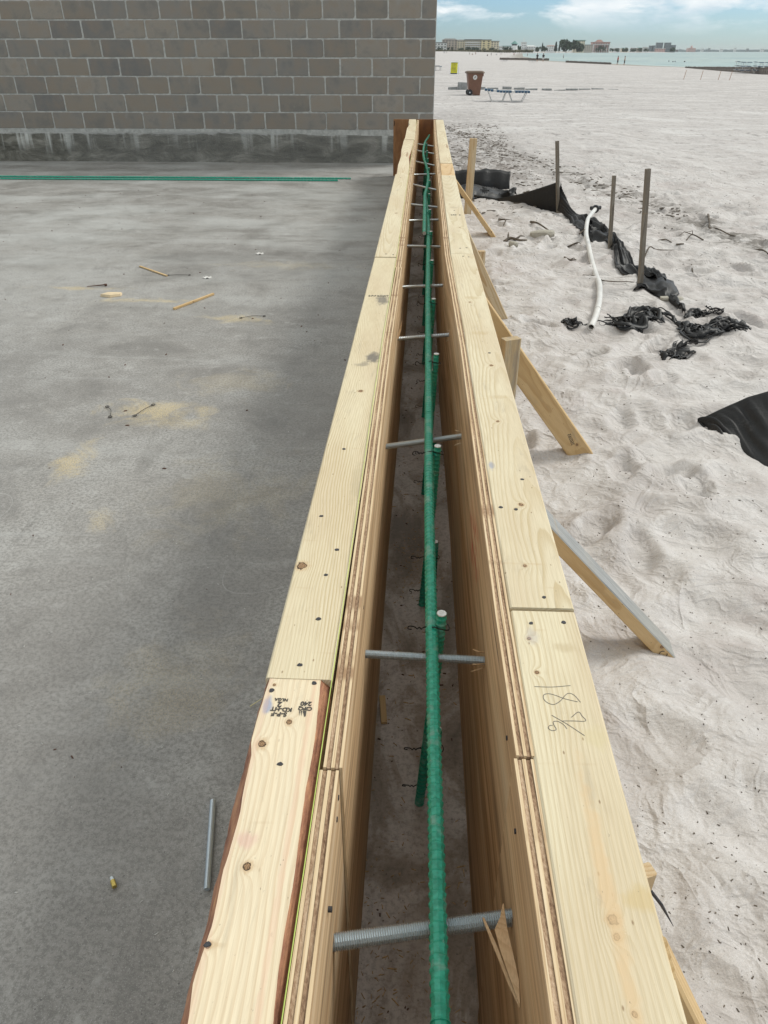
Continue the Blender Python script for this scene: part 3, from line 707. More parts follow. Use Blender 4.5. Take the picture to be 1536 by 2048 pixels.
m_A = wood('bark_edged_board_wood', (.71, .625, .465), (.60, .475, .32), 150, (-.13, -.04), .004,
           knots=[(-.0261, .5641 + 2.3, .0046), (.0002, .5979 + 2.3, .0036), (-.0123, .4156 + 2.3, .0038), (-.0315, .3406 + 2.3, .0024), (-.0275, .657 + 2.3, .0018)],
           freckle=.25, stains=[(-.030, .622 + 2.3, .006, .018, BLUE, .7), (.023, .5 + 2.3, .004, 1.2, (.66, .44, .32), .4), (-.033, .4 + 2.3, .004, 1.2, (.60, .40, .30), .35), (-.018, .445 + 2.3, .012, .012, (.60, .36, .32), .5)], seed=1, blotch=(.72, .61, .43))
me = plank_mesh('top_plate', .668 + 2.3, waney(-2.3, aL, aR, lambda Y: -.1848 + .0008 * math.sin(Y * 21), lambda Y: -.0968), [m_A, M_bark], .008)
o = link('top_plate', me, Lf, (-.14, -2.3, TOP - .001)); tag(o, 'pale top board with red-brown bark on both edges')
# board B .668 .. 2.905
def straight_board(parent, y0, y1, out, side, mat, dz=0, w=.085, label=None, dx=0):
    xa = interp(out, y0 + .01) + dx; xb = interp(out, y1 - .01) + dx; s = 1 if side == 'L' else -1
    xc0 = xa + s * w / 2; xc1 = xb + s * w / 2
    me = plank_mesh('top_plate', y1 - y0 - .0025, board_sec(w, seed=y0), mat)
    o = link('top_plate', me, parent, (xc0, y0, TOP + dz), rot=(0, 0, -math.atan2(xc1 - xc0, y1 - y0)))
    if label: o['label'] = label
    return o
def loc_(x, y, y0, xc): return (x - xc, y - y0)
m_B = wood('stringer_wood_a', (.66, .585, .42), (.46, .35, .19), 230, (.10, -.03), .02,
           knots=[(-.031, .2383, .0075), (.006, .9276, .0050)],
           stains=[(.022, 1.15, .022, .045, GREYST, .85), (.0, 1.10, .022, .02, GREYST, .5), (.018, 1.67, .022, .06, GREYST, .8), (.03, .5, .01, .09, (.40, .34, .22), .4)], seed=2)
straight_board(Lf, .668, 2.905, LOUT, 'L', m_B, .0)
m_C = wood('stringer_wood_b', (.67, .60, .44), (.51, .41, .25), 150, (.0, -.04), .03, knots=[(.01, .9, .006)], seed=3, stains=[(-.02, .3, .01, .05, (.45, .38, .25), .3)])
straight_board(Lf, 2.905, 5.14, LOUT, 'L', m_C, .003)
m_D = wood('stringer_wood_c', (.68, .605, .44), (.50, .385, .23), 130, (.02, -.05), .04, seed=4, stains=[(.03, 1.1, .01, .2, (.25, .13, .07), .7)])
dL = [(5.14, -.160), (5.18, -.1514), (5.63, -.1562), (6.14, -.1491), (6.54, -.157), (7.31, -.1555), (7.46, -.1485), (8.49, -.1498), (8.91, -.131), (9.2, -.146), (9.65, -.1484)]
dR = [(5.14, -.0789), (5.63, -.0827), (6.07, -.0945), (6.54, -.0808), (7.33, -.067), (8.73, -.0669), (9.67, -.0758)]
dL = [(a, b - .004) for a, b in dL]
me = plank_mesh('top_plate', 7.325 - 5.142, waney(5.142, dL, dR, lambda Y: interp(dL, Y) - .006, lambda Y: interp(dR, Y) + .006), [m_D, M_bark], .02)
link('top_plate', me, Lf, (-.14, 5.142, TOP + .001))
me = plank_mesh('top_plate', 9.64 - 7.33, waney(7.33, dL, dR, lambda Y: interp(dL, Y) - .004, lambda Y: interp(dR, Y) + .006, False), [m_C, M_bark], .02)
link('top_plate', me, Lf, (-.14, 7.33, TOP + .004))
# right boards
m_RA = wood('stringer_wood_d', (.67, .60, .435), (.50, .40, .24), 190, (-.10, -.03), .012,
            knots=[(.003, .3793 + 2.3, .0045), (.003, .364 + 2.3, .0030), (.0035, .3014 + 2.3, .0022), (-.026, .757 + 2.3, .0028), (-.024, .693 + 2.3, .0026)],
            stains=[(-.022, .76 + 2.3, .010, .02, (.40, .38, .38), .45), (.020, .74 + 2.3, .02, .010, (.45, .36, .22), .5), (.004, .40 + 2.3, .010, .17, (.60, .44, .26), .7), (.035, .40 + 2.3, .02, .015, (.52, .40, .20), .6), (.03, .59 + 2.3, .02, .02, (.55, .47, .28), .5)], seed=5)
straight_board(Rf, -2.3, .817, ROUT, 'R', m_RA, 0, w=.091)
m_RB = wood('stringer_wood_e', (.67, .60, .44), (.50, .40, .24), 170, (.03, -.03), .03, knots=[(.004, .28, .004), (-.012, .10, .003), (-.005, .62, .0035), (.01, .95, .0045), (-.01, 1.5, .004)],
            stains=[(-.036, .42, .006, .02, BLUE, .6), (.0, 1.2, .03, .02, (.45, .34, .18), .4), (.0, 1.55, .03, .02, (.45, .34, .18), .4), (.01, .75, .03, .012, (.45, .34, .18), .35)], seed=6)
straight_board(Rf, .820, 2.977, ROUT, 'R', m_RB, .002, w=.091)
m_RC = wood('stringer_wood_f', (.67, .605, .45), (.52, .43, .27), 120, (-.01, -.05), .05, knots=[(.01, .5, .004), (-.02, 1.1, .004)], seed=7, stains=[(.0, 1.0, .025, .03, (.30, .26, .2), .3)])
straight_board(Rf, 2.981, 5.125, ROUT, 'R', m_RC, .001, w=.090)
m_RD = wood('stringer_wood_g', (.60, .43, .24), (.45, .27, .12), 60, (-.01, -.05), .05, seed=8, blotch=(.66, .50, .30))
straight_board(Rf, 5.128, 5.72, ROUT, 'R', m_RD, .000, w=.089)
straight_board(Rf, 5.723, 7.13, ROUT, 'R', m_D, .002, w=.089)
straight_board(Rf, 7.133, 9.64, ROUT, 'R', m_RC, .001, w=.089)

# plywood sheets, five plies each: face veneers, cross cores, centre
m_light = [ply_layer('ply_veneer_%s' % c, False, i) for i, c in enumerate(('a', 'b'))]
m_cross = [ply_layer('ply_core_%s' % c, True, i) for i, c in enumerate(('a', 'b'))]
def plywood(parent, y0, y1, side, seed, zt=TOP, zb=0.0, thick=.0215, face=None, dx=0, label=None):
    """inner face on the side of the gap"""
    out = LOUT if side == 'L' else ROUT; w = .0855 if side == 'L' else .0915; s = 1 if side == 'L' else -1
    p = empty('plywood_panel', (0, y0, 0)); p.parent = parent
    if label: p['label'] = label
    fr = [0, .17, .40, .60, .83, 1.0]; n = max(3, int((y1 - y0) / .06)); rs = random.Random(seed)
    fm = face or ply_face('ply_face_grain_%s' % 'abcdefghijklmnop'[seed], seed)
    for q in range(5):
        b = MB(); drop = (0, .0016, .0004, .0018, .0)[q]
        for i in range(n + 1):
            y = (y1 - y0) * i / n; Y = y0 + y; x0 = interp(out, Y) + s * (w + dx)
            wav = .0007 * fnoise(Y * 2.5, seed + 3) + .0004 * fnoise(Y * 9, seed + 3)
            xa = x0 + s * (fr[q] * thick + .00015 + (wav if q > 0 else 0)); xb = x0 + s * (fr[q + 1] * thick - .00015 + (wav if q < 4 else 0))
            zz = zt - drop - .0007 * abs(fnoise(Y * 30, q + seed * 5)) - (.0015 * max(0, fnoise(Y * 11, q + 9 + seed)) if q in (1, 3) else 0)
            b.v += [(xa, y, zb), (xa, y, zz), (xb, y, zz), (xb, y, zb)]
        for i in range(n):
            for k in range(4):
                b.f.append((i * 4 + k, i * 4 + (k + 1) % 4, i * 4 + 4 + (k + 1) % 4, i * 4 + 4 + k))
                b.m.append(1 if (q == 4 and k == 2) else 0)
        b.f.append((0, 1, 2, 3)); b.m.append(0); b.f.append(tuple(n * 4 + k for k in range(4))); b.m.append(0)
        b.build('ply', [m_cross[seed % 2] if q in (1, 3) else m_light[(seed + q) % 2], fm], p)
    return p
plywood(Lf, -1.9, .532, 'L', 0, TOP - .001, label='nearest plywood sheet of the left form')
plywood(Lf, .535, 2.76, 'L', 1, TOP, dx=.0035)
plywood(Lf, 2.763, 5.2, 'L', 2, TOP - .002)
plywood(Lf, 5.203, 7.64, 'L', 3, TOP)
plywood(Lf, 7.643, 9.64, 'L', 4, TOP - .001)
RZB = -.20
f6 = ply_face('ply_face_red_mark', 6, 1, True)
plywood(Rf, -1.88, .558, 'R', 5, TOP - .002, RZB, thick=.0225, dx=.0015, label='nearest plywood sheet of the right form')
plywood(Rf, .561, 2.98, 'R', 6, TOP, RZB, thick=.0205, dx=.0005, face=f6, label='plywood sheet with red crayon mark')
plywood(Rf, 2.984, 5.42, 'R', 7, TOP - .001, RZB, thick=.0205)
plywood(Rf, 5.423, 7.86, 'R', 8, TOP, RZB, thick=.0205)
plywood(Rf, 7.863, 9.64, 'R', 9, TOP, RZB, thick=.0205)
# vertical studs and bottom plates outside the plywood
m_stud = wood('stud_wood', (.58, .43, .25), (.42, .27, .13), 150, seed=9)
stud = plank_mesh('stud', .555, board_sec(.086), m_stud, .3); stud_r = plank_mesh('stud', .60, board_sec(.086), m_stud, .3)
for i in range(17):
    Y = -1.9 + i * .7
    if Y > 9.5: break
    # local Y is the length: stand it up along world Z
    o = link('stud', stud, Lf, (interp(LOUT, Y) + .043, Y, .003), rot=(R(90), 0, 0)); o.location = (interp(LOUT, Y) + .0425, Y, .004)
    o = link('stud', stud_r, Rf, (interp(ROUT, Y) - .0465, Y, -.04), rot=(R(90), 0, 0))

# nail heads on the top boards
for x, y in ((-.1285, .8851), (-.1185, .9514), (-.1275, .7835), (-.1403, .6922), (-.128, 2.95), (-.10, 2.94), (-.128, 5.0), (-.14, 1.30), (-.155, 1.05)): nail(Lf, x, y, TOP + (.0035 if y > 2.9 else .0005))
for x, y in ((-.1404, .5374), (-.1693, .6471), (-.1723, .3408), (-.118, .662), (-.135, .18)): nail(Lf, x, y, TOP - .0005, .0042)
for x, y in ((.1926, .8436), (.1776, 1.0835), (.152, 1.09), (.200, 1.19), (.19, 1.86), (.17, 2.93), (.19, 2.92)): nail(Rf, x, y, TOP + .0025, .0040)
for x, y in ((.2123, .7918), (.1671, .7876), (.205, .12)): nail(Rf, x, y, TOP + .0005, .0045)
for x, y in ((.165, 3.07), (.19, 3.08), (.17, 3.9), (.18, 5.05)): nail(Rf, x, y, TOP + .0015, .0045)
# nails driven into the gap faces
for x, y, z, p in ((-.0735, .515, .575, Lf), (-.0735, .495, .565, Lf), (-.0705, .405, .55, Lf), (-.0705, .86, .56, Lf), (.1195, .50, .55, Rf), (.121, .62, .56, Rf)):
    b = MB(); s = 1 if x < 0 else -1; b.tube([(x - s * .004, y, z), (x + s * .0004, y, z)], .0030, 8); b.build('nail_head', M_nail, p)

# stamps and pencil writing
def text_mesh(body, size, mat, parent, M, align='CENTER', name='stamp', bold=.0):
    cu = bpy.data.curves.new(name, 'FONT'); cu.body = body; cu.size = size; cu.align_x = align; cu.align_y = 'CENTER'; cu.space_line = .95; cu.offset = bold; cu.extrude = .0001
    tmp = bpy.data.objects.new('tmp', cu); me = bpy.data.meshes.new_from_object(tmp); bpy.data.objects.remove(tmp)
    me.materials.clear(); me.materials.append(mat); o = bpy.data.objects.new(name, me); col.objects.link(o); o.parent = parent; o.matrix_local = M; return o
def flatM(x, y, z, ang, sx=1, sy=1): return Matrix.Translation((x, y, z)) @ Matrix.Rotation(R(ang), 4, 'Z') @ Matrix.Diagonal((sx, sy, 1, 1))
ZT = TOP - .0004
text_mesh('S-P-F', .0090, M_ink, Lf, flatM(-.1535, .6095, ZT, 178), bold=.0003)
text_mesh('KD-HT', .0085, M_ink, Lf, flatM(-.1520, .6172, ZT, 178), bold=.0003)
text_mesh('2', .0115, M_ink, Lf, flatM(-.1555, .6250, ZT, 178), bold=.0004)
text_mesh('NLGA', .0062, M_ink, Lf, flatM(-.1545, .6325, ZT, 178), bold=.0002)
text_mesh('CIFQ', .0075, M_ink, Lf, flatM(-.1235, .6195, ZT, 180), bold=.0003)
text_mesh('240', .0090, M_ink, Lf, flatM(-.1235, .6275, ZT, 180), bold=.0003)
b = MB()
for k, (x0, w) in enumerate(((0, .0045), (.0052, .0016), (.0076, .0012))):
    b.add([(-.1215 - x0, .6155, ZT), (-.1215 - x0 - w, .6155, ZT), (-.1215 - x0 - w * .55 + .0012, .6065, ZT), (-.1215 - x0 + .0002, .6072, ZT)], [(0, 1, 2, 3)])
b.build('stamp_emblem', M_ink, Lf)
strokes = [[(0.1567, 0.6678), (0.1783, 0.668), (0.2018, 0.6716)],
 [(0.2093, 0.644), (0.2035, 0.6555), (0.197, 0.6583), (0.1908, 0.6526), (0.1853, 0.6453), (0.1766, 0.6391), (0.1692, 0.6415), (0.1653, 0.6479), (0.1667, 0.6545), (0.1731, 0.6565), (0.1814, 0.6538), (0.1911, 0.649), (0.2059, 0.6446)],
 [(0.194, 0.6195), (0.2039, 0.6283), (0.2071, 0.6224), (0.2099, 0.6147), (0.1956, 0.6141), (0.1829, 0.6135)],
 [(0.1712, 0.6218), (0.1879, 0.6083), (0.2047, 0.5924)],
 [(0.186, 0.6017), (0.1829, 0.608), (0.1769, 0.6126), (0.1717, 0.6115), (0.1718, 0.6065), (0.1733, 0.6001), (0.1681, 0.5983), (0.1644, 0.6018), (0.1666, 0.6056), (0.1701, 0.6062)]]
b = MB()
for st in strokes: b.tube([(x, y, 0) for x, y, _ in smooth_path([(x, y, 0) for x, y in st], 5)], .00042, 5)
b.v = [(x, y, TOP + .0003 + z * .15) for x, y, z in b.v]
b.build('pencil_figures', M_pencil, Rf)
text_mesh('S-P-F KD-HT', .020, M_ink, Lf, flatM(-.1275, 2.38, TOP + .0006, 0, .6, 1.3), bold=.0002)
text_mesh('240  2', .024, M_ink, Rf, flatM(.172, 3.78, TOP + .0016, 0, .8, 1.6), bold=.0002)

# chalk-line string pulled along the left form
b = MB(); pts = [(interp(LOUT, y) + .0848 + (0.0005), y, TOP + .0025) for y in np.linspace(-2.2, 9.6, 60)]
pts = [(-.0962 if p[1] < .66 else p[0], p[1], p[2] + (.001 if p[1] > 2.9 else 0)) for p in pts]
b.tube(pts, .0006, 6)
tag(b.build('mason_string', M_string), 'lime green string stretched along the top of the left form', 'string')

# end panel
ep = tag(empty('end_panel', (-.04, 9.655, 0)), 'red-brown plywood panel closing the far end of the forms', 'plywood panel')
b = MB(); b.cbox(-.295, .21, -.0, .018, .0, .603, .001); b.build('panel', M_end, ep)
b = MB(); b.tube([(-.285, -.002, .585), (-.283, -.004, .56), (-.287, -.003, .535)], .004, 6); b.build('split', M_wire, ep)

# threaded tie rods
def rod_mesh(L, r, pitch=.0022, name='tie_rod'):
    n = int(L / pitch); pts = []; rad = []
    for i in range(n * 2 + 1): pts.append((L * i / (2 * n), 0, 0)); rad.append(r if i % 2 else r * .82)
    b = MB(); b.tube(pts, rad, 12); return b.mesh(name, M_steel)
rodN = rod_mesh(.40, .0098, .0026); rodM = rod_mesh(.40, .0075, .0024); rodF = rod_mesh(.40, .0072, .006)
RODS = [((-.076, .425), (.119, .461)), ((-.069, .877), (.105, .871)), ((-.062, 1.612), (.104, 1.67)), ((-.057, 2.41), (.104, 2.454)), ((-.062, 3.05), (.106, 3.081)),
        ((-.060, 3.80), (.106, 3.79)), ((-.057, 4.45), (.108, 4.48)), ((-.05, 4.97), (.105, 4.89)), ((-.048, 5.78), (.112, 5.55)), ((-.045, 6.30), (.112, 6.35)), ((-.043, 7.10), (.115, 6.85)), ((-.04, 7.95), (.118, 7.70)), ((-.038, 8.55), (.122, 8.35))]
desc = ['thick threaded steel rod nearest the camera, beside a torn veneer splinter', 'threaded rod crossing just before the white topped upright bar', 'third threaded rod from the camera between the forms', 'fourth threaded rod from the camera, above brown dust', 'fifth threaded rod from the camera between the forms', 'sixth threaded rod from the camera, under the lapped bars']
for i, (a, c) in enumerate(RODS):
    me = rodN if i == 0 else rodM if i < 3 else rodF
    mx_, my_ = (a[0] + c[0]) / 2, (a[1] + c[1]) / 2; ang = math.atan2(c[1] - a[1], c[0] - a[0])
    o = link('tie_rod', me, None, (mx_ - .2 * math.cos(ang), my_ - .2 * math.sin(ang), .45), rot=(0, 0, ang))
    if i < 6: lab = desc[i]
    elif i == 12: lab = 'farthest threaded rod, just before the red-brown end panel'
    else: lab = '%s threaded rod beyond the lapped green bar end' % ['', 'first', 'second', 'third', 'fourth', 'fifth', 'sixth'][i - 5]
    tag(o, lab, 'threaded rod', 'threaded tie rods between the forms')
# splinters round the rod holes
def splinter(pts, ws, name, label, parent=None, m=None):
    b = MB(); P = [Vector(p) for p in pts]
    for i, p in enumerate(P):
        w = ws[i]; b.v += [(p.x - w, p.y, p.z), (p.x + w, p.y, p.z), (p.x + w, p.y + .0012, p.z + .001), (p.x - w, p.y + .0012, p.z + .001)]
    for i in range(len(P) - 1):
        for k in range(4): b.f.append((i * 4 + k, i * 4 + (k + 1) % 4, i * 4 + 4 + (k + 1) % 4, i * 4 + 4 + k)); b.m.append(0)
    b.f.append((0, 1, 2, 3)); b.m.append(0); b.f.append(tuple(len(P) * 4 - 4 + k for k in range(4))); b.m.append(0)
    o = b.build(name, m or m_spl, parent)
    if label: o['label'] = label
    return o
m_spl = wood('splinter_wood', (.60, .42, .25), (.42, .26, .13), 300, seed=12)
splinter([(.1205, .3725, .450), (.1175, .392, .455), (.111, .418, .460), (.1065, .438, .465), (.1085, .447, .472), (.109, .4565, .482)], [.0004, .0042, .0062, .0068, .0030, .0006], 'veneer_splinter', 'broad torn veneer splinter at the nearest rod', Rf)
splinter([(.1205, .371, .447), (.112, .392, .450), (.099, .428, .455), (.0885, .4515, .462)], [.0003, .0014, .0020, .0010], 'veneer_splinter', 'thin torn veneer splinter at the nearest rod', Rf)
for (y, z) in ((.871, .45), (1.67, .45), (2.454, .45)):
    for k in range(3):
        s = random.uniform(-.012, .012); splinter([(.118, y + s, z + .012 * (k - 1)), (.108, y + s - .006, z + .016 * (k - 1) + .004), (.100, y + s - .004, z + .020 * (k - 1) + .002)], [.0012, .0010, .0003], 'veneer_splinter', None, Rf)
splinter([(-.064, 2.38, .46), (-.056, 2.40, .485), (-.051, 2.41, .51)], [.003, .003, .0005], 'veneer_splinter', None, Lf)

# green epoxy reinforcing bars
def ribbed(pts, r, pitch=.012, n=10):
    P = [Vector(p) for p in pts]; out = []; rad = []; acc = 0
    for a, c in zip(P, P[1:]):
        L = (c - a).length; t = 0
        while t < L:
            out.append(a.lerp(c, t / L)); ph = (acc % pitch) / pitch; rad.append(r * (1.10 if ph < .28 else .93)); t += pitch * .25; acc += pitch * .25
    out.append(P[-1]); rad.append(r); return out, rad
def rebar(name, pts, r, label, group, pitch=.012, cut=False, n=10):
    b = MB(); P, rd = ribbed(pts, r, pitch); b.tube(P, rd, n, cap=False)
    e = P[-1]; d = (P[-1] - P[-2]).normalized(); b.tube([e, e + d * .0015], [r * .96, r * .9], n, 1)
    e = P[0]; d = (P[0] - P[1]).normalized(); b.tube([e, e + d * .0015], [r * .96, r * .9], n, 1)
    o = b.build(name, [M_rebar, M_cut]); tag(o, label, 'reinforcing bar', group); return o
near_bar = smooth_path([(.050, -2.0, .475), (.044, -.4, .472), (.039, .343, .47), (.037, .673, .468), (.034, 1.327, .466), (.036, 2.0, .466), (.038, 2.8, .47), (.041, 3.3, .47), (.046, 3.9, .465), (.047, 4.3, .46), (.040, 4.75, .462), (.031, 5.3, .468)], 6)
rebar('horizontal_bar', near_bar, .0098, 'long ribbed green bar running from the camera along the gap', 'green bars laid along the gap')
far_bar = smooth_path([(.024, 3.93, .485), (.026, 4.4, .485), (.028, 4.85, .482), (.030, 5.15, .478), (.048, 5.65, .47), (.056, 6.15, .46), (.048, 6.6, .46), (.022, 7.2, .47), (.018, 7.8, .475), (.036, 8.5, .475), (.060, 8.9, .47), (.085, 9.4, .46)], 6)
rebar('horizontal_bar', far_bar, .0098, 'wavy green bar lapped over the first and running to the end panel', 'green bars laid along the gap')
VY = [.93, 1.55, 2.14, 2.76, 3.36, 3.95, 4.55, 5.15, 5.75, 6.4, 7.0, 7.6, 8.25]
ordn = ['first', 'second', 'third', 'fourth', 'fifth', 'sixth', 'seventh', 'eighth', 'ninth', 'tenth', 'eleventh', 'twelfth', 'thirteenth']
def vx(y): return interp([(.9, .051), (1.55, .055), (2.1, .060), (2.8, .059), (3.9, .058), (5, .056), (6, .066), (7, .055), (8.25, .050)], y)
for i, y in enumerate(VY):
    rr_ = random.Random(i); xt = vx(y); lean = .020 if i < 5 else .02
    rebar('vertical_bar', [(xt - lean - .004, y + .006, .001), (xt - .006, y + .002, .32), (xt, y, .488 + rr_.uniform(-.006, .008))], .0088,
          ('upright green bar with white cut top, nearest the camera' if i == 0 else '%s upright green bar from the camera, tied beside the long bar' % ordn[i]), 'tall upright green bars', .011)
    rebar('dowel_bar', [(xt + .004, y + .030, .001), (xt + .005, y + .022, .197)], .0085, '%s short green dowel from the camera, low behind its upright bar' % ordn[i], 'short green dowels rising from the slab', .011)
    # tie wires
    def wire(z, x0, x1, yy, label, name='tie_wire'):
        b = MB(); pts = [(x0 - .014, yy, z), (lerp(x0, x1, .25), yy - .0125, z + .011), (lerp(x0, x1, .6), yy - .012, z + .008), (x1 + .012, yy - .006, z), (x1 + .010, yy + .012, z - .002), (lerp(x0, x1, .5), yy + .014, z - .004), (x0 - .014, yy, z - .001)]
        b.tube(smooth_path(pts, 4), .0011, 5)
        tw = [(x0 - .014 - .0022 * k, yy - .002 + .0016 * math.sin(k * 2), z - .001 + .0016 * math.cos(k * 2)) for k in range(7)]
        lp = [(x0 - .029, yy - .002, z + .001), (x0 - .033, yy - .006, z + .006), (x0 - .039, yy - .003, z + .003), (x0 - .040, yy + .001, z - .006), (x0 - .034, yy + .002, z - .008)]
        b.tube(smooth_path(tw + lp, 3), .0011, 5)
        tag(b.build(name, M_wire), label, 'tie wire', 'twisted wire ties on the green bars')
    hx = .030 if y > 4.9 else .037
    wire(.468, hx, xt, y - .004, 'dark wire tie binding the long bar to the %s upright bar' % ordn[i])
    if i < 6:
        wire(.155, xt - .016, xt + .004, y + .012, 'lower dark wire tie high on the %s dowel' % ordn[i])
        wire(.045, xt - .018, xt + .002, y + .014, 'lower dark wire tie at the foot of the %s dowel' % ordn[i])
# bars lying on the slab by the wall
rebar('loose_bar', [(-7.4, 9.30, .011), (-.817, 9.335, .011)], .0095, 'longer loose green bar lying on the slab before the wall', 'loose green bars on the slab', .04)
rebar('loose_bar', [(-7.3, 9.12, .011), (-.954, 9.172, .011)], .0095, 'shorter loose green bar lying on the slab, nearer the camera', 'loose green bars on the slab', .04)

# ------------------------------------------------------------------ braces and stakes on the sand side
m_br = wood('brace_wood', (.56, .40, .21), (.42, .27, .12), 120, (.0, -.06), .02, seed=14, knots=[(.012, .16, .005)], blotch=(.60, .45, .26))
m_br2 = wood('brace_wood_grey', (.34, .335, .31), (.21, .215, .215), 120, (.0, -.06), .02, seed=15, blotch=(.34, .35, .36), dirt=.3)
def brace(foot, top, y, wide, label, mats=(m_br, m_br2), grey_top=False):
    """foot/top = (x, z) of the upper edge line; wide: broad face towards the camera"""
    f = Vector((foot[0], 0, foot[1])); tp = Vector((top[0], 0, top[1])); d = (tp - f).normalized()
    ext = f - d * .09; L = (tp - ext).length
    perp = Vector((-d.z, 0, d.x)); perp = perp if perp.z > 0 else -perp      # points up and outwards
    h = .089 if wide else .038; dep = .038 if wide else .089
    n = max(2, int(L / .1)); b = MB(); rnd = .003
    sec = [(0, 0), (rnd, -0)]
    for i in range(n + 1):
        u = L * i / n
        for (a, w) in ((rnd, 0), (0, rnd), (0, dep - rnd), (rnd, dep), (h - rnd, dep), (h, dep - rnd), (h, rnd), (h - rnd, 0)):
            b.v.append((h / 2 - a, u, -w))          # local x = perp, y = length, z = towards camera
    for i in range(n):
        for k in range(8):
            b.f.append((i * 8 + k, i * 8 + (k + 1) % 8, i * 8 + 8 + (k + 1) % 8, i * 8 + 8 + k)); b.m.append(1 if (grey_top and k in (0, 1, 2)) else 0)
    b.f.append(tuple(range(8))); b.m.append(0); b.f.append(tuple(n * 8 + k for k in range(8))); b.m.append(0)
    o = b.build('brace', list(mats)); tag(o, label, 'brace', 'lumber braces propping the right form')
    c0 = ext - perp * h / 2
    Mx = Matrix(((perp.x, d.x, 0, c0.x), (perp.y, d.y, -1, y), (perp.z, d.z, 0, c0.z), (0, 0, 0, 1)))
    o.matrix_world = Mx; return o
B1 = brace((.751, -.174), (.24, .375), 1.56, False, 'diagonal brace with grey weathered top face, nearest fully seen one', grey_top=True)
B2 = brace((.738, -.140), (.235, .515), 2.75, True, 'broad diagonal brace with a stamped number near its foot')
B3 = brace((.572, -.155), (.235, .475), 4.54, True, 'steep broad brace with a single knot near its foot', mats=(m_stud, m_br2))
B4 = brace((.707, -.180), (.235, .400), 7.1, False, 'farthest thin diagonal brace crossing in front of the far stake')
B0 = brace((.56, -.10), (.235, .60), .33, True, 'brace showing only a sliver at the lower right board edge')
text_mesh('350265', .019, M_ink, B2, Matrix(((0, -1, 0, .004), (-1, 0, 0, .195), (0, 0, 1, .0004), (0, 0, 0, 1))) @ Matrix.Rotation(R(12), 4, 'Z') @ Matrix.Rotation(R(180), 4, 'X') @ Matrix.Rotation(R(180), 4, 'Y'), bold=.0002)
b = MB(); pts = [(.001 + .010 * math.cos(a), .135 + .012 * math.sin(a), .0004) for a in np.linspace(.6, 5.9, 16)]; b.tube(pts, .0012, 5); b.build('ring_mark', M_ink, B1)
def stake(x, y, z0, z1, w, d, rot, label, mat=m_br, lean=(0, 0), name='stake', group=None, cat='stake'):
    L = z1 - z0; me = plank_mesh(name, L, lambda u: [(a, c, 0) for a, c in ((-w / 2, -d / 2 + .002), (-w / 2, d / 2 - .002), (-w / 2 + .002, d / 2), (w / 2 - .002, d / 2), (w / 2, d / 2 - .002), (w / 2, -d / 2 + .002), (w / 2 - .002, -d / 2), (-w / 2 + .002, -d / 2))], mat, .15)
    o = link(name, me); o.matrix_world = Matrix.Translation((x, y, z0)) @ Matrix.Rotation(R(lean[0]), 4, 'Y') @ Matrix.Rotation(R(lean[1]), 4, 'X') @ Matrix.Rotation(R(rot), 4, 'Z') @ Matrix.Rotation(R(90), 4, 'X')
    if label: tag(o, label, cat, group)
    return o
S1 = stake(.348, 2.66, -.35, .372, .066, .038, 24, 'short square-topped stake with grey side, before the broad stamped brace', wood('stake_wood', (.50, .38, .22), (.34, .23, .12), 150, seed=16, dirt=.45), group='lumber stakes beside the right form')
S2 = stake(.452, 5.52, -.35, .051, .050, .038, 8, 'low stake mostly hidden behind the steep brace', m_stud, group='lumber stakes beside the right form')
S3 = stake(.500, 8.37, -.45, .523, .072, .038, 6, 'tall pale stake far along the right form', m_stud, lean=(1.4, 0), group='lumber stakes beside the right form')
o = stake(.334, .610, -.3, .318, .019, .020, 20, 'broken stub of wood with a nail, low right of the pencilled board', m_stud, group='lumber stakes beside the right form')
b = MB(); b.tube([(.336, .606, .290), (.364, .602, .250), (.389, .598, .204)], [.0026, .0026, .0004], 7); nl = b.build('nail', M_nail); nl.parent = o; nl.matrix_parent_inverse = o.matrix_world.inverted()

# ------------------------------------------------------------------ silt fence
def sheet(name, rows, mats, parent=None, thick=.002, smooth=True):
    """rows: list of equal-length point lists"""
    nr, nc = len(rows), len(rows[0]); b = MB()
    for r in rows: b.v += [tuple(p) for p in r]
    for i in range(nr - 1):
        for j in range(nc - 1): b.f.append((i * nc + j, i * nc + j + 1, i * nc + nc + j + 1, i * nc + nc + j)); b.m.append(0)
    o = b.build(name, mats, parent, smooth=smooth); m = o.modifiers.new('thickness', 'SOLIDIFY'); m.thickness = thick; return o
def drape(edge_a, edge_b, n, m, amp, freq, seed, hump=.03, base=None):
    """sheet lying on the sand between two edge lines with long folds"""
    A = smooth_path([(x, y, 0) for x, y in edge_a], 10); Bp = smooth_path([(x, y, 0) for x, y in edge_b], 10)
    rows = []
    for i in range(n + 1):
        t = i / n; a = A[min(len(A) - 1, int(t * (len(A) - 1)))]; c = Bp[min(len(Bp) - 1, int(t * (len(Bp) - 1)))]; row = []
        for j in range(m + 1):
            s = j / m; p = a.lerp(c, s); wob = fnoise(s * freq * .8 + seed, t * 2.0 + seed) * 1.0 + .55 * fnoise(s * freq * 1.9, t * 3.6 + seed * 3)
            x = p.x + .03 * fnoise(t * 6 + seed, s * 3) ; y = p.y + .03 * fnoise(s * 4, t * 5 + seed)
            z = sz(x, y) + .006 + hump * math.sin(math.pi * min(1, max(0, s))) ** .6 * (.6 + .6 * fnoise(t * 3, seed)) + amp * (wob + .35) * math.sin(math.pi * (.06 + .88 * s))
            row.append((x, y, max(z, sz(x, y) - .004)))
        rows.append(row)
    return rows
sf = tag(empty('silt_fence', (1.45, 8.37, -.18)), 'collapsed black silt fence on three thin grey stakes', 'silt fence')
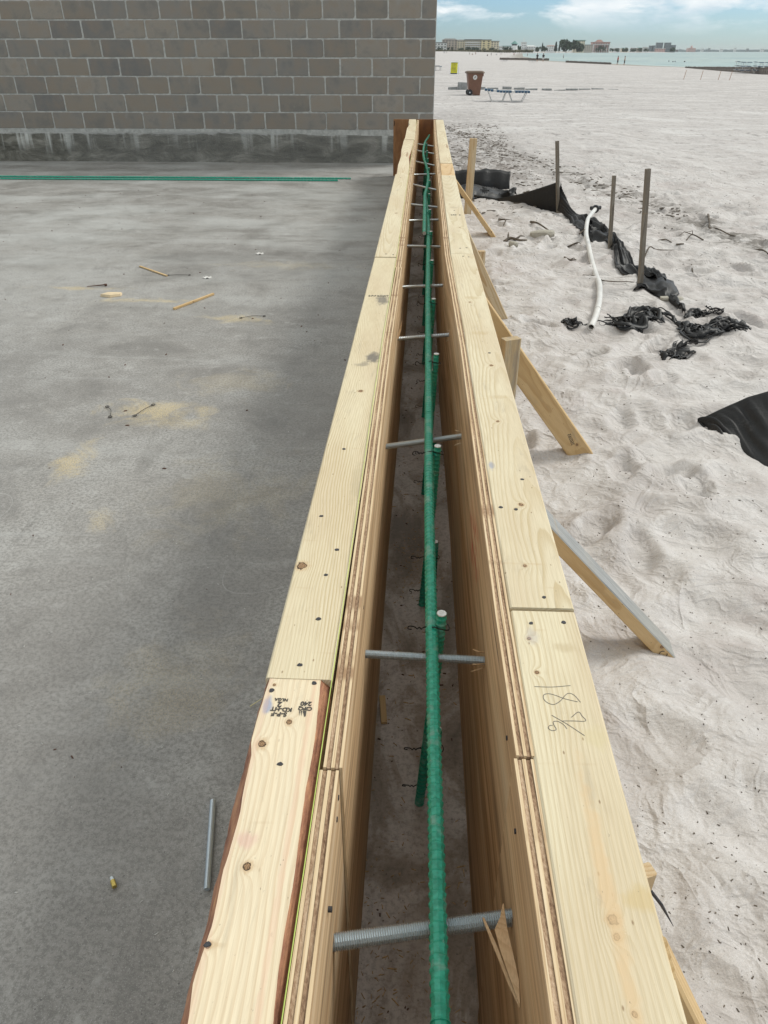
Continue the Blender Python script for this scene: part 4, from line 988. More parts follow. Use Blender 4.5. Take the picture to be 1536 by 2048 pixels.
def child_stake(x, y, z0, z1, xt, w=.026, yt=None):
    me = plank_mesh('fence_stake', z1 - z0, lambda u: [(a, c, 0) for a, c in ((-w / 2, -w / 2), (-w / 2, w / 2), (w / 2, w / 2), (w / 2, -w / 2))], M_grey_stick, .2)
    o = link('fence_stake', me); lean = math.degrees(math.atan2(xt - x, z1 - z0))
    o.matrix_world = Matrix.Translation((x, y, z0)) @ Matrix.Rotation(R(lean), 4, 'Y') @ Matrix.Rotation(R(15), 4, 'Z') @ Matrix.Rotation(R(90), 4, 'X')
    mw = o.matrix_world.copy(); o.parent = sf; o.matrix_parent_inverse = Matrix.Translation(sf.location).inverted(); return o
child_stake(1.488, 8.36, -.38, .511, 1.366, .030); child_stake(1.650, 6.62, -.36, .415, 1.575, .025); child_stake(1.600, 5.36, -.36, .624, 1.487, .029)
def local(rows, o): return [[(p[0] - o.location.x, p[1] - o.location.y, p[2] - o.location.z) for p in r] for r in rows]
# section A: crumpled strip coming from the formwork, with a standing black flap behind it
sheet('fabric', local(drape([(.40, 9.35), (.60, 9.10), (.85, 9.12), (1.05, 9.05)], [(.42, 10.05), (.70, 10.10), (.95, 10.0), (1.16, 9.60)], 60, 26, .07, 4.5, 4, .05), sf), M_fab, sf)
rows = []
for i in range(30):
    t = i / 29; xb = lerp(.42, 1.12, t); o_ = .05 * fnoise(t * 5, 1); g_ = sz(xb, 10.15)
    rows.append([(xb, 10.05 + o_, g_ - .02), (xb, 10.14 + o_, g_ + .08), (xb + .01, 10.17 + .6 * o_, g_ + .16 + .03 * fnoise(t * 4, 2)), (xb + .01, 10.22 + .3 * o_, g_ + .19 + .02 * fnoise(t * 6, 2))])
sheet('fabric', local(rows, sf), M_fab, sf)
# section B: taut triangle up to the first stake
rows = []
for i in range(26):
    t = i / 25; xb = lerp(.62, 1.478, t); yb = lerp(9.15, 8.36, t); top = -.14 + .27 * max(0, (t - .28) / .72) ** 1.25; row = []
    for j in range(11):
        s = j / 10; row.append((xb - .04 * s * t, yb + .10 * (1 - t) * s + .022 * fnoise(t * 4, s * 2.2) * (1 - t * .7), lerp(sz(xb, yb) - .02, top, s)))
    rows.append(row)
sheet('fabric', local(rows, sf), M_fab, sf)
# section C: crumpled run past stakes two and three
eA = [(1.43, 8.40), (1.501, 8.02), (1.487, 7.49), (1.515, 7.20), (1.545, 6.95), (1.626, 6.71), (1.614, 6.41), (1.544, 6.03), (1.518, 5.83), (1.557, 5.69), (1.622, 5.58)]
eB = [(1.50, 8.42), (1.62, 8.15), (1.715, 8.07), (1.766, 7.78), (1.784, 7.43), (1.782, 7.12), (1.74, 6.72), (1.724, 6.31), (1.734, 6.04), (1.80, 5.71), (1.80, 5.3)]
rows = drape(eA, eB, 200, 34, .055, 8, 2, .035)
for i, r in enumerate(rows[:34]):      # rises to the tie on the first stake
    k = (1 - i / 33) ** 1.6
    rows[i] = [(lerp(p[0], 1.445 + .015 * (j / 34), k), lerp(p[1], 8.38, k * .4), lerp(p[2], lerp(-.15, .125, j / 34), k)) for j, p in enumerate(r)]
sheet('fabric', local(rows, sf), M_fab, sf)
tA = [(1.60, 5.60), (1.587, 5.30), (1.631, 5.19), (1.66, 5.05), (1.69, 4.90), (1.685, 4.72)]; tB = [(1.83, 5.45), (1.798, 5.18), (1.75, 5.08), (1.716, 4.95), (1.71, 4.85), (1.70, 4.71)]
sheet('fabric', local(drape(tA, tB, 50, 12, .035, 5, 8, .03), sf), M_fab, sf)
tA = [(1.622, 5.586), (1.55, 5.35), (1.501, 5.244)]; tB = [(1.70, 5.45), (1.66, 5.27), (1.587, 5.268)]
sheet('fabric', local(drape(tA, tB, 20, 8, .02, 5, 11, .02), sf), M_fab, sf)
# torn pieces: bundles of shredded ribbons half sunk in the sand
def scrap(path, width, seed, label, n=16, lift=.035):
    P = smooth_path([(x, y, 0) for x, y in path], 14); rr_ = random.Random(seed); b = MB(); N = len(P)
    for k in range(n):
        i0 = int(rr_.uniform(0, .55) * N); i1 = min(N - 1, i0 + int(rr_.uniform(.3, .85) * N)); off = rr_.uniform(-.5, .5) * width; w = rr_.uniform(.022, .038) if rr_.random() < .28 else rr_.uniform(.005, .016); ph = rr_.uniform(0, 9); base = len(b.v); m = 0; tw = rr_.uniform(.5, 2)
        for i in range(i0, i1 + 1):
            t = i / N; d = (P[min(i + 1, N - 1)] - P[max(i - 1, 0)]).normalized(); nrm = Vector((-d.y, d.x, 0)); e = min(1, (i - i0) / 4, (i1 - i) / 4) ** .5 if i1 > i0 else 0
            o_ = off + width * .55 * fnoise(t * 7 + ph, k * .7); c = P[i] + nrm * o_; a = 1.3 * math.sin(i * .22 * tw + ph) + 2.2 * fnoise(i * .13, ph)
            h = sz(c.x, c.y) + .003 + lift * max(-.12, fnoise(t * 6 + ph, 3 + k * .3) + .28)
            ww = w * (.25 + .75 * e) * (.8 + .7 * fnoise(i * .5, ph)); u = nrm * (.35 + .65 * math.cos(a)) * ww; z = abs(math.sin(a)) * ww * .6
            b.v += [(c.x - u.x, c.y - u.y, h), (c.x, c.y, h + z * .6 + .004), (c.x + u.x, c.y + u.y, h + z * 1.2)]; m += 1
        for q in range(m - 1):
            for c_ in (0, 1): b.f.append((base + q * 3 + c_, base + q * 3 + c_ + 1, base + q * 3 + 4 + c_, base + q * 3 + 3 + c_)); b.m.append(0)
    o = b.build('fabric_scrap', M_fab, smooth=True); o.modifiers.new('thickness', 'SOLIDIFY').thickness = .0012
    tag(o, label, 'torn fabric', 'torn black fabric scraps on the sand'); return o
scrap([(1.15, 4.61), (1.22, 4.56), (1.29, 4.50), (1.38, 4.62), (1.46, 4.66), (1.53, 4.50)], .16, 21, 'black crumpled scrap beside the white pipe end', 26, .045)
scrap([(1.58, 4.52), (1.63, 4.40), (1.62, 4.30), (1.72, 4.36), (1.80, 4.45), (1.88, 4.42), (1.96, 4.36)], .14, 33, 'long shredded black scrap, farthest right of the torn pieces', 24, .035)
scrap([(1.58, 4.20), (1.50, 4.10), (1.45, 4.0), (1.40, 3.92), (1.38, 3.84)], .10, 45, 'small grey-black scrap trailing towards the camera', 14, .03)
scrap([(1.64, 4.58), (1.74, 4.70), (1.80, 4.66), (1.90, 4.62)], .07, 51, 'thin black strip above the long shredded scrap', 10, .05)
scrap([(.90, 4.50), (.93, 4.56), (.96, 4.47), (1.01, 4.53)], .07, 57, 'tiny black shred left of the white pipe end', 9, .04)
# standing fabric at right edge: a taut sheet, hollow underneath, weighed down by sand
rows = []
for i in range(80):
    t = i / 79; row = []
    xb = interp([(0, 1.277), (.2, 1.33), (.35, 1.385), (.5, 1.44), (1, 1.75)], t); yb = interp([(0, 3.074), (.2, 2.90), (.35, 2.85), (.5, 2.69), (1, 2.30)], t)
    xt_ = interp([(0, 1.272), (.2, 1.365), (.38, 1.458), (.5, 1.53), (1, 2.05)], t); yt_ = 3.09 - .06 * t; zt_ = interp([(0, -.14), (.2, -.074), (.38, -.013), (.5, .017), (1, .20)], t)
    for j in range(30):
        s = j / 29; x = lerp(xb, xt_, s); y = lerp(yb, yt_, s); z = lerp(sz(xb, yb) - .01, zt_, s ** .85) - .03 * math.sin(math.pi * s) * t + (.045 * fnoise(t * 9 + s * 2.5, s * 1.2, 3) + .02 * fnoise(t * 20 + s * 6, s * 2, 4)) * math.sin(math.pi * s) ** .5
        row.append((x, y, z))
    rows.append(row)
o = sheet('fallen_fabric', rows, M_fab); tag(o, 'broad black fabric sheet half buried in sand at the right edge', 'fabric sheet')
def rock(x, y, z, sx, sy, szz, label, seed, cat='stone', mat=None, name='stone', group=None, rot=0):
    rr_ = random.Random(seed); bm = bmesh.new(); bmesh.ops.create_icosphere(bm, subdivisions=2, radius=1)
    for v in bm.verts:
        k = 1 + .28 * fnoise(v.co.x * 1.4 + seed, v.co.y * 1.4 + v.co.z * 2); v.co *= k
        v.co = Vector((max(-.82, min(.82, v.co.x)), max(-.8, min(.8, v.co.y)), max(-.8, min(.75, v.co.z))))
    me = bpy.data.meshes.new(name); bm.to_mesh(me); bm.free(); me.materials.append(mat or M_stone)
    o = link(name, me, None, (x, y, z), rot=(0, R(rr_.uniform(-10, 10)), R(rot)), scale=(sx, sy, szz)); tag(o, label, cat, group); return o
M_clod = flat('sand_clod', (.42, .385, .365), .95, 0, .15, 60)
for i, (x, y) in enumerate(((1.295, 3.035), (1.312, 3.005), (1.335, 2.975), (1.36, 2.95))):
    rock(x, y, sz(x, y) - .001, (.019, .014, .022, .016)[i], .014, .011, '%s sand clod weighing the corner of the fallen black fabric' % ['topmost', 'second', 'third', 'lowest'][i], 60 + i, 'sand clod', M_clod, 'sand_clod', 'sand clods on the fallen fabric edge')
rock(1.13, 7.16, sz(1.13, 7.16) + .032, .135, .07, .045, 'flat pale stone, largest on the sand', 3, rot=-18)
rock(.80, 6.55, sz(.80, 6.55) + .022, .05, .035, .03, 'small brown stone near the far brace', 5, rot=-20)
rock(1.70, 5.02, sz(1.70, 5.02) + .006, .09, .035, .02, 'thin flat stone by the torn fence tail', 9, rot=-8)

# white pipe
hose = [(1.835, 8.305), (1.714, 7.946), (1.606, 7.537), (1.5, 7.028), (1.423, 6.52), (1.381, 6.128), (1.339, 5.73), (1.291, 5.376), (1.23, 5.057), (1.16, 4.769), (1.101, 4.57), (1.05, 4.415)]
pp = tag(empty('white_pipe', (1.05, 4.415, -.15)), 'white curved plastic pipe lying across the silt fence', 'pipe')
pts = smooth_path([(x, y, max(sz(x, y), -.19) + .022 + (.05 if y > 6.5 else 0) * min(1, (y - 6.5)) * .8) for x, y in hose], 8)
b = MB(); L = [tuple(Vector(p) - pp.location) for p in pts]; b.tube(L, [.0195 if i % 24 else .020 for i in range(len(L))], 14, cap=False)
o = b.build('pipe_tube', M_pvc, pp, smooth=True); m = o.modifiers.new('wall', 'SOLIDIFY'); m.thickness = .003
M_blk = flat('black_plastic', (.02, .02, .022), .45)
b = MB(); e = Vector(pts[0]) - pp.location; d = (Vector(pts[0]) - Vector(pts[1])).normalized()
b.tube([e - d * .02, e + d * .012], .040, 12); b.tube([e + Vector((-.055, -.02, .01)), e + Vector((.055, .02, .01))], .020, 8); b.build('black_coupling', M_blk, pp)
b = MB(); q = Vector(pts[int(len(pts) * .82)]) - pp.location; q2 = Vector(pts[int(len(pts) * .82) + 1]) - pp.location; b.tube([q, q2], .0215, 14); b.build('joint_ring', M_pvc, pp)

# driftwood sticks and litter, the larger ones as things
def stick(pts, r, label, forks=()):
    b = MB(); P = smooth_path([(x, y, sz(x, y) + r * .7 + dz) for x, y, dz in pts], 5)
    b.tube(P, [r * (1 - .5 * i / len(P)) * (1 + .15 * fnoise(i * .7, r * 900)) for i in range(len(P))], 6)
    for fk in forks: b.tube([(x, y, sz(x, y) + r * .7 + dz) for x, y, dz in fk], [r * .7, r * .5, r * .2][:len(fk)], 5)
    tag(b.build('driftwood_stick', M_twig, smooth=True), label, 'stick', 'driftwood sticks scattered on the sand')
stick([(1.066, 7.545, .01), (1.12, 7.42, .03), (1.203, 7.255, .035)], .012, 'curved stick leaning on the largest pale stone')
stick([(1.44, 7.03, .03), (1.50, 7.10, .055), (1.554, 7.182, .05)], .006, 'thin twig poking over the white pipe')
stick([(1.284, 6.681, 0), (1.36, 6.66, 0), (1.41, 6.70, 0)], .007, 'short straight stick left of the white pipe at the second stake')
stick([(1.176, 6.197, 0), (1.21, 6.12, 0), (1.247, 6.069, .006)], .008, 'short dark stick left of the pipe bend', forks=[[(1.21, 6.12, 0), (1.24, 6.14, .01), (1.26, 6.13, .01)]])
stick([(1.254, 5.773, 0), (1.30, 5.60, .0), (1.34, 5.50, .0), (1.42, 5.40, .012), (1.50, 5.42, .006), (1.561, 5.474, 0)], .005, 'long arched twig running under the pipe to the third stake')
stick([(1.868, 6.383, 0), (1.93, 6.50, .012), (2.005, 6.564, .015), (2.08, 6.57, .01), (2.16, 6.561, 0)], .006, 'arched twig right of the tallest fence stake')
stick([(2.10, 6.86, 0), (2.15, 6.82, .004), (2.194, 6.775, 0)], .008, 'small thick stick above the arched twig')
stick([(2.91, 8.038, .01), (2.80, 7.65, .01), (2.741, 7.455, .0), (2.80, 7.40, .004), (2.839, 7.175, 0), (2.86, 7.10, 0)], .010, 'angular bent branch farthest right on open sand')
stick([(2.831, 6.631, .0), (2.85, 6.48, .01), (2.857, 6.346, 0)], .010, 'dark stick cut by the right edge of the photo')
stick([(2.144, 6.041, .01), (2.13, 5.95, .0), (2.114, 5.867, 0)], .006, 'tiny upright twig in rippled sand')
stick([(2.226, 6.746, 0), (2.26, 6.74, .0), (2.289, 6.737, 0)], .008, 'stubby stick beside the arched twig')
stick([(2.36, 7.58, 0), (2.37, 7.5, 0), (2.39, 7.43, 0)], .007, 'short oblique stick below the wrack line')
stick([(.745, 6.75, 0), (.80, 6.80, .01), (.87, 6.72, .02), (.94, 6.80, .03)], .016, 'forked thick driftwood near the far brace', forks=[[(.84, 6.74, .01), (.90, 6.92, .03), (.95, 7.0, .04)], [(.78, 6.79, .01), (.785, 6.86, .04), (.79, 6.9, .05)]])
stick([(.78, 7.75, .01), (.83, 7.6, .02), (.80, 7.45, .01)], .009, 'dark twig beyond the forked driftwood', forks=[[(.83, 7.6, .02), (.88, 7.85, .03), (.92, 7.9, .01)]])
stick([(2.55, 7.02, .0), (2.47, 7.1, .02), (2.40, 7.02, .0)], .007, 'small tangle of twigs on open sand', forks=[[(2.47, 7.1, .02), (2.5, 7.2, .03), (2.45, 7.25, .0)], [(2.47, 7.1, .02), (2.42, 7.18, .02), (2.38, 7.2, 0)]])

# countless specks: weed crumbs and shell bits on the sand, chips and crumbs on the slab
def specks(name, spots, mat, label, kindcat=None):
    b = MB(); rr_ = random.Random(len(spots))
    for (x, y, z, s, el) in spots:
        a = rr_.uniform(0, 6.28); ca, sa = math.cos(a), math.sin(a); h = s * .45
        P = [(-s * el, -s * .5), (s * el * .8, -s * .6), (s * el, s * .5), (-s * el * .7, s * .4)]
        q = [(x + p * ca - r_ * sa, y + p * sa + r_ * ca) for p, r_ in P]
        b.add([(*c, z - .001) for c in q] + [(lerp(x, c[0], .7), lerp(y, c[1], .7), z + h) for c in q], [(4, 5, 6, 7), (0, 1, 5, 4), (1, 2, 6, 5), (2, 3, 7, 6), (3, 0, 4, 7)])
    tag(b.build(name, mat), label, kind='stuff')
rr_ = random.Random(12); sp = []; X = []; Yy = []
for i in range(9000):
    y = .4 + 13 * rr_.random() ** 1.5; x = .32 + (.25 + y * .62) * rr_.random()
    if rr_.random() > .25 + 1.2 * max(0, fnoise(x * 1.1, y * 1.1, 3) + .25): continue
    X.append(x); Yy.append(y)
Zs = sand_at(np.array(X), np.array(Yy))
for x, y, z in zip(X, Yy, Zs): sp.append((x, y, float(z), rr_.choice((.0006, .0009, .0013, .0022)) * (1 + y * .22), rr_.uniform(.7, 1.9)))
specks('weed_crumbs', sp[::1], M_twig, 'dark crumbs of seaweed and wood strewn over the sand')
sp = []; X = []; Yy = []
for i in range(1400):
    y = 8 + 14 * rr_.random(); x = .35 + (.9 + y * .035) * rr_.random() ** .9 if rr_.random() < .6 else (4.05 - .165 * y + rr_.gauss(0, .16))
    if y > 14 and x > 2.4: continue
    if x < .3: continue
    X.append(x); Yy.append(y)
Zs = sand_at(np.array(X), np.array(Yy))
for x, y, z in zip(X, Yy, Zs): sp.append((x, y, float(z), rr_.choice((.008, .012, .02)), rr_.uniform(.8, 3)))
specks('weed_clumps', sp, M_twig, 'dark weed and debris along the trampled zone and old wrack line')
sp = [(lerp(.3, 3.5, rr_.random()), .5 + 7 * rr_.random(), 0, rr_.choice((.002, .003, .004)), rr_.uniform(.8, 1.4)) for i in range(220)]
Zs = sand_at(np.array([s[0] for s in sp]), np.array([s[1] for s in sp])); sp = [(s[0], s[1], float(z), s[3], s[4]) for s, z in zip(sp, Zs)]
specks('shell_bits', sp, M_pvc, 'white broken shell bits on the sand')
M_chip = flat('fresh_wood_chip', (.42, .28, .14), .8, 0, .35, 200); M_brown = flat('brown_bark_crumb', (.09, .045, .03), .9, 0, .3, 200)
sp = []
for i in range(900):
    y = .25 + 9 * rr_.random() ** 1.4; x = rr_.uniform(-.085, .118)
    sp.append((x, y, .001, rr_.choice((.0008, .0012, .0018)), rr_.uniform(1.5, 5.5)))
for x, y, n in ((.01, 1.75, 160), (-.03, .62, 120), (.06, .45, 100)):
    for i in range(n): sp.append((x + rr_.gauss(0, .04), y + rr_.gauss(0, .12), .001, rr_.choice((.0008, .0012)), rr_.uniform(1.5, 4.5)))
sp = [s for s in sp if -.09 < s[0] < .12]
specks('wood_shavings', sp, M_chip, 'wood shavings and sawdust on the slab between the forms')
sp = [(rr_.uniform(-.09, .12), .25 + 8 * rr_.random() ** 1.4, .001, rr_.choice((.0012, .002, .003)), rr_.uniform(.8, 2)) for i in range(260)]
sp += [(-.25 - 4.5 * rr_.random(), .6 + 8 * rr_.random(), .001, rr_.choice((.0012, .0018, .003, .005)), rr_.uniform(.8, 2)) for i in range(300)]
specks('bark_crumbs', sp, M_brown, 'brown bark crumbs scattered over the slab')
sp = [(-.22 - 1.2 * rr_.random(), .6 + 2.2 * rr_.random(), .001, rr_.choice((.0008, .0012)), rr_.uniform(1.5, 4)) for i in range(170)]
specks('pale_wood_chips', sp, M_cut, 'tiny pale chips on the slab near the camera')

# loose things on the slab
def offcut(p, q, w, h, label, z=.001):
    v = Vector((q[0] - p[0], q[1] - p[1], 0)); me = plank_mesh('wood_offcut', v.length, board_sec(w, h, .001), m_br, .05)
    o = link('wood_offcut', me, None, (p[0], p[1], z + h), rot=(0, 0, -math.atan2(v.x, v.y))); tag(o, label, 'wood offcut', 'thin offcuts on the slab')
offcut((-1.936, 5.152), (-1.673, 4.909), .013, .008, 'slender offcut lying farther from the camera on the slab')
offcut((-1.411, 4.172), (-1.257, 4.489), .014, .012, 'square-cut offcut nearer the formwork on the slab')
offcut((-.060, 1.215), (-.052, 1.135), .014, .006, 'split wood piece lying low between the forms', .001)
b = MB(); b.add([(-.058, -.012, .001), (-.03, .05, .001), (.055, .055, .001), (.065, .005, .001), (.01, -.03, .001), (-.055, -.01, .016), (-.028, .045, .014), (.052, .05, .013), (.06, .008, .015), (.01, -.026, .017)], [(5, 6, 7, 8, 9), (0, 1, 6, 5), (1, 2, 7, 6), (2, 3, 8, 7), (3, 4, 9, 8), (4, 0, 5, 9)])
tag(b.build('wood_chunk', flat('pale_chip', (.62, .50, .33), .8), loc=(-1.88, 4.43, 0)), 'pale five-sided wood chunk on the slab in sawdust', 'wood chunk')
for i, (x, y, lab) in enumerate(((-1.394, 4.884, 'small round white scrap on the slab'), (-1.176, 5.574, 'curled white paper scrap farthest out on the slab'))):
    b = MB(); n = 9; b.add([(.028 * math.cos(k * .698) * (1 + .3 * math.sin(k * 3)), .022 * math.sin(k * .698), .002 + .008 * (k % 2)) for k in range(n)] + [(0, 0, .004)], [(k, (k + 1) % n, n) for k in range(n)])
    o = b.build('white_scrap', M_pvc, loc=(x, y, 0)); o.modifiers.new('t', 'SOLIDIFY').thickness = .002; tag(o, lab, 'scrap')
rodL = rod_mesh(.185, .0062, .0024, 'loose_rod')
v = Vector((-.383 + .349, .921 - .736, 0)); tag(link('threaded_rod', rodL, None, (-.349, .736, .0075), rot=(0, 0, math.atan2(v.y, v.x))), 'loose short threaded rod lying on the slab by the bark edged board', 'threaded rod')
anc = tag(empty('brass_anchor', (-.521, .742, .006), (0, 0, R(125))), 'small brass coloured anchor on the slab, bottom left', 'anchor')
M_brass = flat('yellow_brass', (.55, .42, .12), .35, .8, .15, 300)
b = MB(); b.tube([(-.010, 0, 0), (.004, 0, 0)], .0045, 10); b.build('sleeve', M_brass, anc); b = MB(); b.tube([(.004, 0, 0), (.006, 0, 0), (.006, 0, 0), (.011, 0, 0)], [.0045, .0045, .0034, .0034], 10); b.build('tip', M_steel, anc)
def wire_bit(pts, label, ends=True):
    b = MB(); P = smooth_path([(x, y, .004 + dz) for x, y, dz in pts], 4); b.tube(P, .0012, 5)
    if ends:
        for e in (P[0], P[-1]): b.tube([(e[0] + .008 * math.cos(a), e[1] + .008 * math.sin(a), .004) for a in np.linspace(0, 6.0, 9)], .0014, 5)
    tag(b.build('wire_tie', M_wire), label, 'wire tie', 'loose loop-end wire ties on the slab')
wire_bit([(-1.295, 2.80, 0), (-1.262, 2.755, .004), (-1.246, 2.70, 0)], 'left loop-end wire tie on the slab beside the sawdust')
wire_bit([(-1.149, 2.715, 0), (-1.13, 2.77, .003), (-1.108, 2.828, 0)], 'right loop-end wire tie lying in the sawdust')
wire_bit([(-.99, 4.03, 0), (-.93, 4.06, .003), (-.865, 4.07, 0)], 'distant loop-end wire tie near the formwork')
wire_bit([(-1.67, 4.93, 0), (-1.60, 4.93, .003), (-1.53, 4.94, 0)], 'thin wire tie touching the farther slender offcut')
b = MB(); b.tube([(-2.10, 4.62, .006), (-2.0, 4.66, .008)], [.002, .004], 6); b.tube([(-2.0, 4.655, .008), (-1.985, 4.66, .008)], [.008, .007], 8); tag(b.build('loose_nail', M_brown), 'rusty nail lying left of the pale wood chunk', 'nail')
b = MB(); b.tube([(-.36, 1.17, .004), (-.335, 1.19, .010)], [.0016, .0010], 5); tag(b.build('wood_sliver', flat('sliver', (.6, .55, .33), .8)), 'thin pale sliver on the slab beside the left form', 'sliver')

# ------------------------------------------------------------------ middle distance
# wheeled bin
M_bin = flat('brown_bin_plastic', (.17, .085, .055), .55, 0, .08, 6); M_lid = flat('bin_lid', (.14, .095, .065), .6)
bn = tag(empty('wheeled_bin', (2.42, 40.6, sz(2.42, 40.6)), (0, 0, R(4))), 'brown wheeled refuse bin with a round white emblem on the beach', 'bin')
b = MB(); w0, w1 = .27, .36
b.add([(-w0 + .03, -.24, .05), (w0, -.24, 0), (w0, .24, 0), (-w0 + .03, .24, .05), (-w1, -.33, .90), (w1, -.33, .90), (w1, .33, .90), (-w1, .33, .90)], [(0, 3, 2, 1), (4, 5, 6, 7), (0, 1, 5, 4), (1, 2, 6, 5), (2, 3, 7, 6), (3, 0, 4, 7)])
b.box(w1 - .02, w1 + .03, -.3, .3, .78, .90); b.build('body', M_bin, bn)
b = MB(); ring = []
for k in range(5):
    z = .90 + (.0, .04, .075, .095, .10)[k]; s = (1.0, 1.0, .95, .82, .55)[k]; ring.append([(sx_ * .43 * s, sy_ * .37 * s, z) for sx_, sy_ in ((-1, -.8), (-.8, -1), (.8, -1), (1, -.8), (1, .8), (.8, 1), (-.8, 1), (-1, .8))])
b.v = [p for r_ in ring for p in r_]
for k in range(4):
    for j in range(8): b.f.append((k * 8 + j, k * 8 + (j + 1) % 8, k * 8 + 8 + (j + 1) % 8, k * 8 + 8 + j)); b.m.append(0)
b.f.append(tuple(range(8))); b.m.append(0); b.f.append(tuple(32 + j for j in range(8))); b.m.append(0); b.build('lid', M_lid, bn)
for yy in (-.27, .27):
    b = MB(); b.tube([(-.22, yy - .04, .12), (-.22, yy + .04, .12)], .13, 16); w = b.build('wheel', M_blk, bn); b = MB(); b.tube([(-.22, yy - .045, .12), (-.22, yy + .045, .12)], .035, 8); b.build('hub', M_steel, w)
b = MB(); b.tube([(-.01, -.326, .74), (-.01, -.322 + .006, .74)], .10, 20); em = b.build('emblem', M_pvc, bn); em.rotation_euler = (0, 0, 0)
b = MB(); b.tube([(-.03, -.3285, .70), (-.01, -.3285, .76), (.02, -.3285, .77)], .018, 6); b.build('emblem_mark', M_twig, em)

# A-frame sign
M_yel = flat('yellow_sign_face', (.70, .66, .03), .5); M_wht = flat('white_sign_board', (.78, .79, .78), .5); M_blackp = flat('black_print', (.03, .03, .03), .6)
sg = tag(empty('sandwich_board', (2.78, 77.8, sz(2.78, 77.8)), (0, 0, R(-8))), 'white A-frame board with a yellow lettered notice', 'sign')
def slant(y0, name):
    b = MB(); s = 1 if y0 < 0 else -1
    b.add([(-.37, y0, 0), (.37, y0, 0), (.37, y0 * .12, 1.0), (-.37, y0 * .12, 1.0), (-.37, y0 + s * .03, 0), (.37, y0 + s * .03, 0), (.37, y0 * .12 + s * .03, 1.0), (-.37, y0 * .12 + s * .03, 1.0)], [(0, 1, 2, 3), (4, 5, 6, 7), (0, 1, 5, 4), (1, 2, 6, 5), (2, 3, 7, 6), (3, 0, 4, 7)]); return b.build(name, M_wht, sg)
pf = slant(-.34, 'front_board'); slant(.34, 'back_board')
def onface(u, v, e=.006):          # u across, v up the slope
    return (u, -.34 + v * (.34 - .34 * .12) - e, v)
b = MB(); b.add([onface(-.30, .05), onface(.30, .05), onface(.30, .93), onface(-.30, .93)], [(0, 1, 2, 3)]); b.build('yellow_panel', M_yel, pf)
b = MB()
b.add([onface(-.30, .05, .012), onface(.30, .05, .012), onface(.30, .13, .012), onface(-.30, .13, .012)], [(0, 1, 2, 3)])
b.add([onface(-.28, .86, .012), onface(.28, .86, .012), onface(.28, .91, .012), onface(-.28, .91, .012)], [(0, 1, 2, 3)])
rr_ = random.Random(9)
for k, v in enumerate((.76, .64, .54, .44, .34, .24)):
    u = -.24
    while u < .2:
        w = rr_.uniform(.03, .09); b.add([onface(u, v, .012), onface(u + w, v, .012), onface(u + w, v + .045, .012), onface(u, v + .045, .012)], [(0, 1, 2, 3)]); u += w + .02
tag(b.build('lettering', M_blackp, pf), kind='stuff')

# beach loungers
M_blue = flat('navy_strap', (.03, .08, .14), .6); M_frame = flat('lounger_frame', (.60, .59, .57), .5)
def lounger(name='beach_lounger'):
    r = empty(name)
    fr = MB()
    for y in (-.30, .30):
        fr.tube([(-.95, y, .44), (-.25, y, .37), (.9, y, .36), (.92, y, .33)], .022, 6)
    fr.tube([(-.95, -.3, .44), (-.95, .3, .44)], .02, 6); fr.tube([(.9, -.3, .36), (.9, .3, .36)], .02, 6); fr.build('frame', M_frame, r)
    for k, (xa, xb) in enumerate(((-.80, -.62), (-.05, -.18), (.05, .22), (.80, .62))):
        for y in (-.28, .28):
            b = MB(); b.tube([(xa, y, .37), (xb, y, .01)], .018, 6); b.build('leg', M_frame, r)
    for y in (-.28, .28):
        b = MB(); b.tube([(-.62, y, .015), (-.18, y, .015)], .015, 6); b.build('runner', M_frame, r)
        b = MB(); b.tube([(.22, y, .015), (.62, y, .015)], .015, 6); b.build('runner', M_frame, r)
    for k in range(15):
        x = -.9 + k * .125; z = interp([(-.95, .455), (-.25, .385), (.9, .375)], x)
        b = MB(); b.box(x - .052, x + .052, -.32, .32, z, z + .02); b.box(x - .052, x + .052, -.335, -.32, z - .05, z + .02)
        b.build('strap', M_blue if k not in (3, 9) else M_frame, r)
    return r
lg = lounger(); lg.location = (3.50, 35.3, sz(3.5, 35.3)); lg.rotation_euler = (0, 0, R(-2)); tag(lg, 'nearest beach lounger with navy straps right of the brown bin', 'lounger', 'beach loungers')
def place(proto, x, y, rz, label, group, cat, sc=1):
    c = copy_tree(proto); c.location = (x, y, sz(x, y)); c.rotation_euler = (0, 0, R(rz)); c.scale = (sc,) * 3; tag(c, label, cat, group); return c
place(lg, 20.5, 222, 10, 'far beach lounger left of the wooden groyne tip', 'beach loungers', 'lounger')
place(lg, 26.4, 211, -12, 'far beach lounger in front of two dark shirted people', 'beach loungers', 'lounger')
place(lg, 1.53, 94, 80, 'lounger half hidden by the block wall corner', 'beach loungers', 'lounger')
# rack of stacked loungers, right edge
stk = []
for k, (x, y, rz, dz) in enumerate(((39.0, 107, 5, 0), (39.0, 107.0, 5, .42), (39.0, 107, 5, .84), (41.2, 107, -8, 0), (41.2, 107, -8, .42), (41.2, 107, -8, .84))):
    c = place(lg, x, y, rz, '%s lounger of the %s stack by the big groyne' % (('bottom', 'middle', 'top')[k % 3], ('left', 'right')[k // 3]), 'stacked beach loungers', 'lounger'); c.location.z += dz

